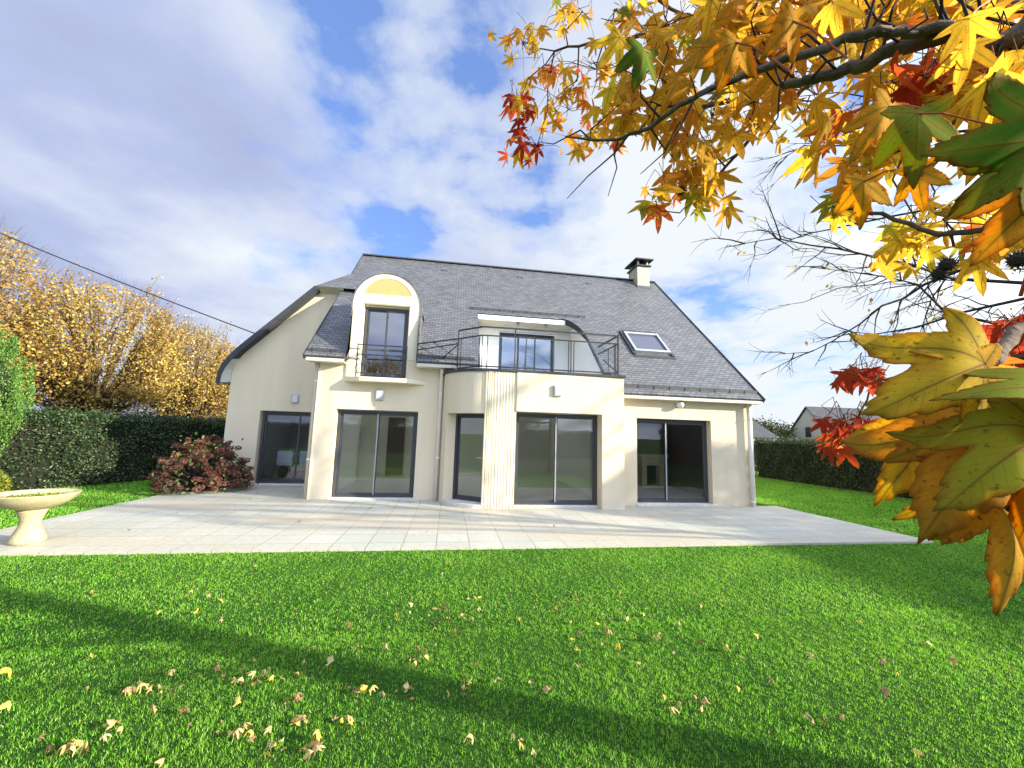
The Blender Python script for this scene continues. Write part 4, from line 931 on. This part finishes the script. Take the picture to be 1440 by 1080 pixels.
# leaves in clusters: (px, py, spread x, spread y, count, distance, palette centre, palette spread, leaf length)
CL = [(735, 75, 28, 35, 9, 1.80, .42, .10, .085), (775, 120, 30, 40, 9, 1.75, .45, .15, .085), (728, 160, 22, 22, 10, 1.75, .06, .07, .085), (805, 30, 40, 28, 10, 1.8, .45, .12, .09),
      (840, 110, 40, 30, 10, 1.7, .25, .2, .09), (800, 165, 50, 25, 11, 1.7, .42, .12, .09), (755, 215, 35, 20, 9, 1.7, .28, .14, .08), (830, 200, 45, 25, 8, 1.65, .45, .15, .09),
      (880, 160, 30, 45, 10, 1.4, .50, .15, .11), (870, 30, 30, 30, 6, 1.6, .6, .3, .09), (930, 60, 45, 45, 14, 1.35, .50, .12, .11), (985, 40, 40, 40, 11, 1.1, .55, .1, .11),
      (940, 140, 45, 40, 14, 1.3, .5, .15, .11), (1030, 70, 40, 45, 11, .95, .52, .08, .115), (1060, 25, 60, 30, 11, .95, .6, .12, .115), (975, 215, 40, 30, 13, 1.35, .5, .12, .11),
      (1000, 180, 40, 40, 12, 1.25, .55, .12, .11), (950, 265, 25, 30, 8, 1.5, .55, .2, .10), (990, 270, 35, 25, 9, 1.45, .5, .12, .10), (925, 300, 18, 18, 4, 1.5, .6, .2, .10),
      (1060, 160, 50, 40, 12, 1.15, .5, .1, .115), (1110, 60, 45, 50, 14, 1.0, .55, .1, .115), (1170, 30, 50, 35, 12, 1.0, .62, .12, .115), (1120, 130, 60, 35, 12, 1.2, .5, .1, .115),
      (1230, 60, 50, 40, 9, 1.25, .6, .15, .115), (1290, 30, 60, 30, 10, 1.2, .55, .2, .115), (1380, 25, 60, 30, 12, 1.2, .6, .25, .115), (1340, 85, 60, 30, 8, 1.0, .2, .12, .10),
      (1300, 120, 40, 30, 9, 1.3, .10, .06, .10), (1270, 150, 25, 20, 5, 1.3, .05, .05, .10), (1400, 100, 50, 40, 9, .85, .62, .12, .115), (1350, 150, 60, 35, 10, .9, .66, .1, .115),
      (1240, 190, 40, 30, 8, 1.0, .62, .15, .115), (1190, 180, 30, 25, 5, 1.1, .6, .2, .11), (1260, 130, 50, 30, 6, 1.0, .6, .1, .115), (1210, 250, 45, 25, 7, 1.1, .62, .15, .115), (1180, 300, 28, 22, 6, 1.2, .7, .3, .11),
      (1170, 210, 30, 20, 4, 1.2, .35, .15, .10), (1300, 330, 40, 30, 8, 1.1, .68, .15, .11), (1290, 365, 30, 30, 6, 1.1, .6, .2, .11), (1360, 320, 50, 30, 7, 1.0, .72, .1, .11), (1400, 200, 40, 30, 7, .9, .65, .1, .115),
      (1410, 330, 35, 30, 5, .9, .6, .15, .11), (1420, 480, 30, 25, 9, 1.0, .12, .08, .10), (1400, 530, 30, 25, 8, .9, .18, .1, .10), (1208, 535, 20, 14, 9, 1.4, .0, .03, .08), (1236, 540, 14, 12, 6, 1.4, .06, .03, .075),
      (1188, 608, 20, 12, 9, 1.4, .04, .04, .078), (1178, 632, 18, 12, 6, 1.4, .08, .05, .078), (1213, 612, 18, 12, 6, 1.35, .04, .04, .078),
      (1180, -40, 160, 40, 22, 1.5, .55, .15, .115), (950, -40, 120, 40, 16, 1.7, .5, .15, .11), (1480, 120, 30, 100, 14, 1.3, .6, .15, .115)]
items = []; petb = MB(); twg = MB()
allp = np.array([p for l_ in limbs for p in l_])
for (cx_, cy_, sx, sy, n, dist, pc, ps, ll) in CL:
    if dist < 1.3: dist = min(1.5, dist*1.38)
    n = int(round(n*1.4)); sx *= 1.15; sy *= 1.08
    cc_ = gd(cx_, cy_-sy*.4, dist*1.02); dmin = np.linalg.norm(allp-cc_, axis=1); near = allp[dmin.argmin()]
    if dmin.min() < .8: m1_ = near*.66+cc_*.34+qh.normal(0, .02, 3); m2_ = near*.34+cc_*.66+qh.normal(0, .02, 3); twg.tube([near, m1_, m2_, cc_], [.0026, .0022, .0017, .0012], 5)
    for i in range(n):
        d = dist*qh.uniform(.92, 1.14); p = gd(cx_+qh.normal(0, sx*.62), cy_+qh.normal(0, sy*.62)-8, d); L_ = ll*qh.uniform(.38, .86)
        dr = np.array([qh.normal(0, .45), qh.normal(0, .35), -1.0+abs(qh.normal(0, .35))]); dr /= np.linalg.norm(dr)
        tocam = nrm(CAMP-p); nh = tocam*(.9 if qh.random() < .75 else -.9)+qh.normal(0, .55, 3)
        T = TM[qh.integers(0, 6)]; v_ = place_leaf(T, p, p+dr*L_, nh, qh.uniform(0, .9), qh.uniform(-.4, 1.0), qh.uniform(.75, 1.05), qh.uniform(0, 1.5))
        rn = float(np.clip(qh.normal(pc-.02, ps*1.25), 0, .88 if qh.random() > .06 else 1)); 
        if qh.random() < .045 and pc > .35: rn = .97
        items.append((T, v_, rn)); tw = cc_+qh.normal(0, .02, 3)
        st = p+(-dr*.05+nrm(tw-p)*.05)+qh.normal(0, .006, 3); petb.tube([p, (p+st)/2+np.array([0, 0, .004]), st], [.0009, .0009, .0012], 3)
        if i % 2 == 0: twg.tube([st, st*.6+cc_*.4+qh.normal(0, .012, 3), st*.25+cc_*.75+qh.normal(0, .01, 3), cc_], [.0008, .0010, .0012, .0014], 4)
V, fs, at = join_leaves(items); npmesh('foliage', V, fs, 'autleaf', lt, attrs=at, smooth=True)
petb.build('leaf_stalks', simple('reddish_leaf_stalk', (.30, .12, .04), .6), lt)['kind'] = 'stuff'
# spur twigs sticking off the bare branches
for L_ in (limbs[0], limbs[1], limbs[2], limbs[3], limbs[4]):
    for i in range(2, len(L_)-1, 2):
        p = np.array(L_[i]); d = np.array([qh.normal(-.3, .4), qh.normal(0, .4), qh.normal(.1, .8)]); d /= np.linalg.norm(d); l_ = qh.uniform(.05, .22)
        twg.tube([p, p+d*l_*.35+qh.normal(0, .010, 3), p+d*l_*.7+qh.normal(0, .014, 3), p+d*l_+qh.normal(0, .012, 3)], [.0030, .0022, .0016, .0009], 5)
twg.build('twigs', 'darktwig', lt)
# seed balls
for (px, py, d) in ((1332, 372, 1.1), (1322, 385, 1.1), (1300, 160, 1.2), (960, 205, 1.4), (950, 218, 1.4), (1432, 365, 1.0), (958, 268, 1.4)):
    p = gd(px, py, d); bb = MB(); n = 60
    ga = PI*(3-5**.5)
    bb.lathe(tuple(p), [(.0, -.012), (.009, -.008), (.012, 0), (.009, .008), (0, .012)], 10)
    for i in range(n):
        zc_ = 1-2*(i+.5)/n; r_ = math.sqrt(1-zc_*zc_); dd = np.array([r_*math.cos(ga*i), r_*math.sin(ga*i), zc_]); bb.tube([p+dd*.011, p+dd*.0165], [.0013, .0003], 3)
    bb.build('seed_ball', 'darktwig', lt)
# the large leaves close to the lens: (joint px,py,d) (tip px,py,d) tilt of normal, fold, curl, width, colour, template
def vlocal(px, py, tx, ty, tz):
    c_ = nrm(CAMP-gd(px, py, 1)); return c_+np.array([tx, ty, tz])
HL = [((1462, 196, .42), (1306, 218, .38), (.0, 0, .0), .2, .1, .95, .985, 0),
      ((1475, 215, .42), (1335, 308, .39), (.0, 0, .0), .15, .1, .6, .965, 1),
      ((1490, 260, .44), (1368, 368, .40), (-.1, 0, .2), .2, .3, .9, .58, 2),
      ((1384, 512, .42), (1216, 586, .37), (.2, 0, .15), .25, .3, .95, .84, 3),
      ((1384, 512, .42), (1278, 492, .40), (.3, 0, .5), .15, .2, .8, .74, 4),
      ((1500, 560, .42), (1322, 556, .36), (-.2, 0, .5), .2, .3, .55, .95, 0),
      ((1400, 610, .44), (1300, 752, .38), (.1, 0, .1), .3, .3, 1.0, .60, 1),
      ((1400, 600, .45), (1246, 646, .41), (.2, 0, .2), .2, .2, .85, .56, 2),
      ((1475, 610, .40), (1318, 720, .35), (-.2, 0, .2), .2, .3, .85, .91, 3),
      ((1385, 690, .42), (1412, 872, .38), (.7, 0, .1), 1.2, .8, .42, .64, 4),
      ((1320, 600, .50), (1234, 708, .47), (.3, 0, .3), .1, .2, .8, .82, 0),
      ((1335, 580, .54), (1222, 612, .50), (.2, 0, .6), .1, .3, .7, .80, 1),
      ((1370, 700, .52), (1255, 728, .50), (.1, 0, .4), .2, .3, .7, .83, 2),
      ((1480, 680, .42), (1415, 790, .40), (0, 0, .1), .3, .3, .7, .52, 3),
      ((1400, 640, .50), (1300, 590, .50), (0, 0, .1), .3, .3, .7, .35, 4),
      ((1290, 160, .75), (1285, 262, .70), (.1, 0, .1), .5, .3, .62, .965, 2),
      ((905, 70, 1.0), (893, 128, .95), (.2, 0, .1), .6, .3, .8, 1.0, 0),
      ((1250, 150, .85), (1195, 230, .8), (.2, 0, .1), .3, .3, .6, .60, 1),
      ((1290, 240, .72), (1300, 300, .70), (-.2, 0, .1), .4, .3, .65, .62, 3),
      ((1215, 255, .80), (1210, 325, .78), (.1, 0, .1), .4, .3, .65, .66, 4),
      ((1035, 60, .62), (1010, 130, .60), (.1, 0, .1), .4, .4, 1.0, .55, 2),
      ((1115, 30, .62), (1070, 85, .60), (.1, 0, .1), .3, .4, 1.0, .52, 4)]
for (bp, tp, tilt, fo, cu, wi, rn, ti) in HL:
    p = gd(*bp); q_ = gd(*tp); T = TH[ti]; v_ = place_leaf(T, p, q_, vlocal(bp[0], bp[1], *tilt), fo, cu, wi, 1.7)
    V, fs, at = join_leaves([(T, v_, rn)]); o = npmesh('leaf', V, fs, 'autleaf', lt, attrs=at, smooth=True)
    s_ = o.modifiers.new('thickness', 'SOLIDIFY'); s_.thickness = .0004
    dmin = np.linalg.norm(allp-p, axis=1); near = allp[dmin.argmin()]; dd3 = near-p; l3 = np.linalg.norm(dd3); near = p+dd3/l3*min(l3, .07); pb = MB(); pb.tube([p, (p*2+near)/3+np.array([0, 0, .006]), near], [.0011, .0009, .0012], 6)
    pb.build('leaf_stalk', MT['stalk'] if 'stalk' in MT else MT.setdefault('stalk', simple('crimson_leaf_stalk', (.35, .08, .03), .5)), o)

# ------------------------------------------------------------------ fine twigged tree farther right
FT = (11.2, 3.6, GZ)
ft = root('bare_tree', FT, 'almost bare fine twigged tree with sparse small yellow leaves on the right', 'tree')
b = MB(); b.tube([(11.2, 3.6, GZ), (11.1, 3.65, 1.2), (11.0, 3.7, 2.4), (11.1, 3.7, 5), (11.0, 3.7, 8.5)], [.17, .14, .12, .08, .02], 10); b.build('trunk', 'bark', ft, smooth=True)
qt = np.random.default_rng(77); tb_ = MB(); smallP = []
def twig_line(P_, r0, r1, level):
    n = len(P_); tb_.tube(P_, [r0+(r1-r0)*i/(n-1) for i in range(n)], 5 if r0 > .008 else 3, cap=False)
    if level <= 0: return
    L_ = sum(np.linalg.norm(P_[i+1]-P_[i]) for i in range(n-1)); m_ = int(L_*(6.0 if level > 1 else 8.5))
    for i in range(m_):
        t_ = qt.uniform(.12, .98)*(n-1); j = int(t_); f = t_-j; p = P_[j]*(1-f)+P_[min(j+1, n-1)]*f
        d = P_[min(j+1, n-1)]-P_[j]; d = d/max(1e-6, np.linalg.norm(d)); s_ = qt.normal(0, .62, 3); s_[2] -= .08; d2 = d+s_; d2 /= np.linalg.norm(d2)
        l_ = qt.uniform(.25, .55)*(L_*.42 if level > 1 else .55); pp = [p]; cur_ = d2
        for k_ in range(4): cur_ = cur_+qt.normal(0, .14, 3); cur_ /= np.linalg.norm(cur_); pp.append(pp[-1]+cur_*l_/4)
        twig_line(pp, max(.0022, r0*.42), .0016, level-1)
        if qt.random() < .075: smallP.append(pp[-1])
FL = [[(1500, 395), (1440, 398), (1340, 392), (1280, 372), (1250, 366), (1180, 350), (1140, 345), (1090, 335), (1060, 340), (1020, 348)],
      [(1500, 330), (1440, 345), (1300, 400), (1270, 420), (1240, 430), (1210, 455), (1170, 480), (1140, 495), (1095, 498)],
      [(1500, 240), (1440, 260), (1330, 290), (1250, 305), (1170, 322), (1130, 330), (1080, 352)],
      [(1310, 385), (1265, 425), (1262, 455), (1245, 500), (1225, 520)],
      [(1500, 410), (1440, 420), (1350, 440), (1290, 460), (1230, 470), (1180, 465)],
      [(1500, 200), (1400, 180), (1300, 190), (1200, 205), (1130, 205), (1080, 235)],
      [(1500, 120), (1400, 140), (1300, 150), (1180, 130), (1080, 140)],
      [(1290, 372), (1230, 400), (1180, 405), (1130, 425), (1095, 430)],
      [(1500, 440), (1400, 455), (1330, 440), (1290, 400), (1250, 390), (1140, 375)],
      [(1500, 60), (1380, 40), (1260, 20), (1130, 30)], [(1500, 290), (1430, 300), (1360, 350), (1310, 420), (1290, 480)]]
for i, spec in enumerate(FL):
    d0 = 7.2+.35*(i % 4); pts = [gd(a, c, d0-.15*j+qt.normal(0, .05)) for j, (a, c) in enumerate(spec)]
    if spec[0][0] >= 1500:
        t0 = np.array([11.08, 3.68, 1.8+.42*(i % 7)]); tb_.tube([t0, (t0+pts[0])/2+np.array([0, 0, .1]), pts[0]], [.05, .035, .026], 6)
        r0 = .022
    else: r0 = .010
    twig_line(pts, r0, .003, 2)
for i in range(26):                                            # rest of the crown, out of frame
    a_ = qt.uniform(0, 2*PI); z0 = qt.uniform(2.5, 7); e_ = np.array([11.1+2.8*math.cos(a_), 3.7+2.8*math.sin(a_), z0+1.8]); s_ = np.array([11.05, 3.7, z0])
    if e_[0] < 10.2 and e_[1] > 4.0: continue
    twig_line([s_, s_+(e_-s_)*.35+qt.normal(0, .1, 3), s_+(e_-s_)*.7+qt.normal(0, .1, 3), e_], .035, .005, 1)
tb_.build('twigs', 'darktwig', ft)
sp_ = np.array(smallP); sp_ = np.concatenate([sp_+qt.normal(0, .03, sp_.shape) for _ in range(2)])
V, Fq = leaf_cards(sp_, qt.uniform(.05, .085, len(sp_)), None, updir=np.array([0, 0, -1.0]), aspect=.55); npmesh('leaves', V, [Fq], 'smallleaf', ft, attrs={'rnd': rep(qt.random(len(sp_))**1.3, 4)})

# ------------------------------------------------------------------ neighbouring houses and far trees
def nhouse(x0, x1, y0, y1, eave, ridge, axis, label, wx=None, hip=0):
    rr = root('neighbour_house', ((x0+x1)/2, (y0+y1)/2, GZ), label, 'house')
    b = MB(); b.box(x0, x1, y0, y1, GZ, eave); cx_ = (x0+x1)/2; cy_ = (y0+y1)/2
    if axis == 'y':
        for y in (y0, y1): b.face([(x0, y, eave), (x1, y, eave), (cx_, y, ridge)])
    else:
        for x in (x0, x1): b.face([(x, y0, eave), (x, y1, eave), (x, cy_, ridge)])
    b.build('wall', 'nwall', rr)
    b = MB(); o_ = .25; s_ = (ridge-eave)/((x1-x0)/2 if axis == 'y' else (y1-y0)/2)
    if axis == 'y':
        for sg in (-1, 1):
            xe = cx_+sg*((x1-x0)/2+o_); ze = eave-s_*o_
            b.sheet([[(0, y0-o_), (1, y0-o_), (1, y1+o_), (0, y1+o_)]], lambda t_, y, xe=xe, ze=ze: (cx_+(xe-cx_)*t_, y, ridge+.05+(ze-ridge)*t_), (0, 0, .12))
    else:
        for sg in (-1, 1):
            ye = cy_+sg*((y1-y0)/2+o_); ze = eave-s_*o_
            b.sheet([[(x0-o_, 0), (x1+o_, 0), (x1+o_, 1), (x0-o_, 1)]], lambda x, t_, ye=ye, ze=ze: (x-hip*(1-t_)*(1 if x > cx_ else 0), cy_+(ye-cy_)*t_, ridge+.05+(ze-ridge)*t_), (0, 0, .12))
    b.build('roof', 'farslate', rr, uvfn=lambda x, y, z: (x+y, z*1.4)); return rr
n1 = nhouse(29.0, 36.5, 40, 48, 2.2, 5.1, 'x', 'dark slate roofed neighbour house right beside the house corner', hip=1.2)
b = MB(); b.box(34, 35, 39.95, 39.99, .9, 2.0); b.build('window', 'frame', n1)
n2 = root('neighbour_house', (46, 46, GZ), 'neighbour house with pale gable and long slate roof above the right hedge', 'house')
A0 = gy(1109, 618, 43.5); right = np.array([.70, -.714]); toc = np.array([-.714, -.70]); aa = math.radians(48)
gv = math.cos(aa)*right+math.sin(aa)*toc; ev = math.sin(aa)*right-math.cos(aa)*toc; GW, GL, GE, GR = 6.0, 8.8, 2.5, 5.75
def q2(g_, e_, z): return (A0[0]+gv[0]*g_+ev[0]*e_, A0[1]+gv[1]*g_+ev[1]*e_, z)
b = MB()
for e_ in (0, GL): b.face([q2(0, e_, GZ), q2(GW, e_, GZ), q2(GW, e_, GE), q2(GW/2, e_, GR), q2(0, e_, GE)])
for g_ in (0, GW): b.face([q2(g_, 0, GZ), q2(g_, GL, GZ), q2(g_, GL, GE), q2(g_, 0, GE)])
b.build('wall', 'nwall', n2)
b = MB(); sl_ = (GR-GE)/(GW/2)
for sg in (-1, 1):
    ge = GW/2+sg*(GW/2+.3); ze = GE-sl_*.3
    b.sheet([[(0, -.2), (1, -.2), (1, GL+.2), (0, GL+.2)]], lambda t_, e_, ge=ge, ze=ze: q2(GW/2+(ge-GW/2)*t_, e_, GR+.06+(ze-GR)*t_), (0, 0, .12))
b.build('roof', 'farslate', n2, uvfn=lambda x, y, z: (x+y, z*1.4))
b = MB(); b.face([q2(2.6, -.03, 2.3), q2(3.4, -.03, 2.3), q2(3.4, -.03, 3.5), q2(2.6, -.03, 3.5)]); o = b.build('window', 'frame', n2)
b = MB(); b.face([q2(2.4, -.06, 2.2), q2(3.6, -.06, 2.2), q2(3.6, -.06, 2.3), q2(2.4, -.06, 2.3)]); b.build('window_sill', 'white', o)
b = MB(); b.v += [q2(g_, e_, z) for z in (2.3, 3.9) for g_, e_ in ((GW-1.6, 4.6), (GW+.02, 4.6), (GW+.02, 6.6), (GW-1.6, 6.6))]; b.f += [(4, 5, 6, 7), (0, 1, 5, 4), (1, 2, 6, 5), (2, 3, 7, 6)]; dd_ = b.build('dormer', 'nwall', n2)
b = MB(); b.v += [q2(g_, e_, z) for z in (3.91, 4.03) for g_, e_ in ((GW-1.8, 4.3), (GW+.3, 4.3), (GW+.3, 6.9), (GW-1.8, 6.9))]; b.f += [(3, 2, 1, 0), (4, 5, 6, 7), (0, 1, 5, 4), (1, 2, 6, 5), (2, 3, 7, 6), (3, 0, 4, 7)]; b.build('dormer_roof', 'slate', dd_, uvfn=lambda x, y, z: (x, y))
def fartree(x, y, r_, h, seed, label, n=2600, m='farleaf'):
    q = np.random.default_rng(seed); rr = root('far_tree', (x, y, GZ), label, 'tree', 'trees between the neighbouring houses')
    b = MB(); b.tube([(x, y, GZ), (x, y, h*.5), (x, y, h*.85)], [.2, .14, .04], 7)
    cs = []
    for i in range(16):
        a_ = q.uniform(0, 2*PI); e_ = (x+r_*.7*math.cos(a_), y+r_*.7*math.sin(a_), h*q.uniform(.45, .92)); b.tube([(x, y, h*.35), e_], [.06, .02], 4); cs.append(e_)
    b.build('trunk', 'bark', rr); cs = np.array(cs); k_ = q.integers(0, 16, n); P = cs[k_]+q.normal(0, r_*.22, (n, 3)); P[:, 2] = np.maximum(P[:, 2], .5)
    V, Fq = leaf_cards(P, q.uniform(.15, .3, n), None, aspect=.7); npmesh('crown', V, [Fq], m, rr, attrs={'rnd': rep(q.random(n), 4)})
fartree(38.5, 42.5, 2.2, 3.9, 1, 'dull green round tree between the two neighbouring houses')
fartree(41.5, 46, 2.0, 3.6, 2, 'small olive tree touching the pale gable of the neighbour house')

# ------------------------------------------------------------------ grass
def grass(n, xr, yr, hgt, wid, seed, keep=None, pw=1.0):
    q = np.random.default_rng(seed); y = yr[0]+(yr[1]-yr[0])*q.random(n)**pw; x = q.uniform(0, 1, n)*(xr[1]-xr[0])+xr[0]
    ok = ~((x > TX0+.02) & (x < TX1-.02) & (y > TY0+.01+.05*np.sin(x*9)*np.sin(x*23+1)) & (y < 12.3)) & ~((x > TX0) & (x < 7.8) & (y > 9.2)) & (x < 1.86*y+1.6) & (x > -1.15*y-.9)
    if keep is not None: ok &= keep(x, y)
    x = x[ok]; y = y[ok]; n = len(x); a = q.uniform(0, 2*PI, n)
    cl = .5+.5*np.sin(x*2.3+1.7*np.sin(y*1.9))*np.sin(y*3.1+1.3*np.sin(x*2.7)); cf = .5+.5*np.sin(x*31+4*np.sin(y*17))*np.sin(y*37+4*np.sin(x*23)); h = hgt*q.uniform(.4, 1.2, n)*(.7+.35*cl)*(.45+.8*cf); w2 = wid*q.uniform(.6, 1.2, n)*.5
    la = q.uniform(0, 2*PI, n); ln = h*np.abs(q.normal(.15, .45, n)); dx, dy = np.cos(a)*w2, np.sin(a)*w2; lx, ly = np.cos(la)*ln, np.sin(la)*ln; z0 = np.full(n, GZ-.004)
    V = np.stack([np.stack([x-dx, y-dy, z0], 1), np.stack([x+dx, y+dy, z0], 1), np.stack([x+dx*.8+lx*.35, y+dy*.8+ly*.35, z0+h*.6], 1), np.stack([x-dx*.8+lx*.35, y-dy*.8+ly*.35, z0+h*.6], 1), np.stack([x+lx, y+ly, z0+h], 1)], 1).reshape(-1, 3)
    i = np.arange(n)[:, None]*5; r = np.clip(q.normal(.42, .26, n)+(cl-.5)*.2+(cf-.5)*.35, 0, .95); r[q.random(n) < .02] = 1  # low clumps also get darker, shading between tufts put into blade colour
    return V, i+np.array([0, 1, 2, 3]), i+np.array([3, 2, 4]), rep(r, 5)
parts = [grass(300000, (-4.6, 7.6), (1.75, 3.6), .027, .0040, 1), grass(330000, (-7.6, 11), (3.5, 5.97), .027, .0060, 2), grass(150000, (-14, -6.4), (6.0, 17), .05, .013, 3), grass(230000, (8.4, 17), (5.9, 20), .05, .014, 4)]
VV, Q4, Q3, RR_ = [], [], [], []; o_ = 0
for v_, a4, a3, r_ in parts: VV.append(v_); Q4.append(a4+o_); Q3.append(a3+o_); RR_.append(r_); o_ += len(v_)
o = npmesh('grass', np.concatenate(VV), [np.concatenate(Q4), np.concatenate(Q3)], 'grass', None, attrs={'rnd': np.concatenate(RR_)})
setp(o, 'short mown green grass of the lawn', 'grass', kind='stuff')

# ------------------------------------------------------------------ fallen leaves
ql = np.random.default_rng(31)
KINDS = [('curled pale brown fallen leaf lying in the grass', .45, .12, 'pale brown fallen leaves on the lawn'), ('dark brown shrivelled fallen leaf in the grass', .08, .08, 'dark brown fallen leaves on the lawn'), ('yellow fallen leaf lying on the lawn', .95, .05, 'yellow fallen leaves on the lawn')]
def fallen(p, kind, size, z=None, lab=None, grp=None):
    lb, rc, rs_, gp = KINDS[kind]; T = TM[ql.integers(0, 6)]; a_ = ql.uniform(0, 2*PI); x, y = p; zz_ = (GZ+.010 if z is None else z)
    base = np.array([0, 0, 0.]); tip = np.array([math.cos(a_), math.sin(a_), ql.uniform(-.25, .35)])*size; v_ = place_leaf(T, base, tip, (ql.normal(0, .35), ql.normal(0, .35), 1), ql.uniform(-2.6, 3.4), ql.uniform(-2.0, 3.4), ql.uniform(.3, .8), ql.uniform(2, 8))
    v_[:, 2] -= v_[:, 2].min(); V, fs, at = join_leaves([(T, v_, float(np.clip(ql.normal(rc, rs_), 0, 1)))])
    org = (float(x), float(y), zz_); o_ = npmesh('fallen_leaf', V+np.array(org), fs, 'fallen', None, org, attrs=at, smooth=True); setp(o_, lab or lb, 'leaf', grp or gp)
LC_ = [(100, 1062, 40, 14, 13), (185, 975, 30, 10, 9), (230, 968, 22, 10, 6), (320, 960, 30, 12, 8), (395, 948, 35, 12, 9), (490, 1020, 14, 10, 5), (580, 930, 20, 8, 6), (420, 1015, 18, 25, 9), (335, 1042, 22, 12, 10), (390, 1045, 15, 15, 6), (650, 975, 20, 10, 6),
       (440, 1060, 10, 18, 6), (520, 985, 25, 12, 6), (620, 870, 35, 16, 12), (680, 850, 30, 14, 8), (550, 975, 40, 12, 7), (945, 1000, 18, 10, 4), (990, 995, 14, 8, 3), (1140, 1018, 20, 8, 3), (600, 885, 80, 30, 14), (800, 850, 120, 30, 12), (300, 850, 200, 30, 10), (900, 930, 200, 60, 14), (200, 1030, 120, 30, 10), (1250, 960, 120, 60, 10), (700, 1050, 60, 15, 5), (760, 968, 20, 8, 4), (500, 900, 420, 90, 40), (1000, 900, 330, 80, 26)]
for (cx_, cy_, sx, sy, n) in LC_:
    for i in range(int(n*1.0)):
        px, py = cx_+ql.normal(0, sx*.6), min(1085, cy_+ql.normal(0, sy*.6)); p = gz(px, py, GZ)
        if p[1] > 5.8: continue
        fallen(p[:2], int(ql.choice([0, 0, 0, 1, 2])), ql.uniform(.022, .058))
fallen(gz(12, 1000, GZ)[:2], 2, .085, lab='orange brown star shaped fallen leaf at the left edge of the lawn', grp='single large fallen leaves')
fallen(gz(12, 955, GZ)[:2], 2, .085, lab='long yellow fallen leaf at the left edge of the lawn', grp='single large fallen leaves')
for (px, py) in ((464, 706), (474, 711), (545, 709), (575, 707), (590, 707), (362, 694), (418, 697), (352, 703), (300, 700), (330, 712), (250, 722), (520, 716), (660, 728), (420, 735), (180, 748), (780, 742), (600, 750)):
    fallen(gz(px, py, 0)[:2], 1, .045, z=.004, lab='dark dry leaf lying on the terrace tiles', grp='dry leaves on the terrace')
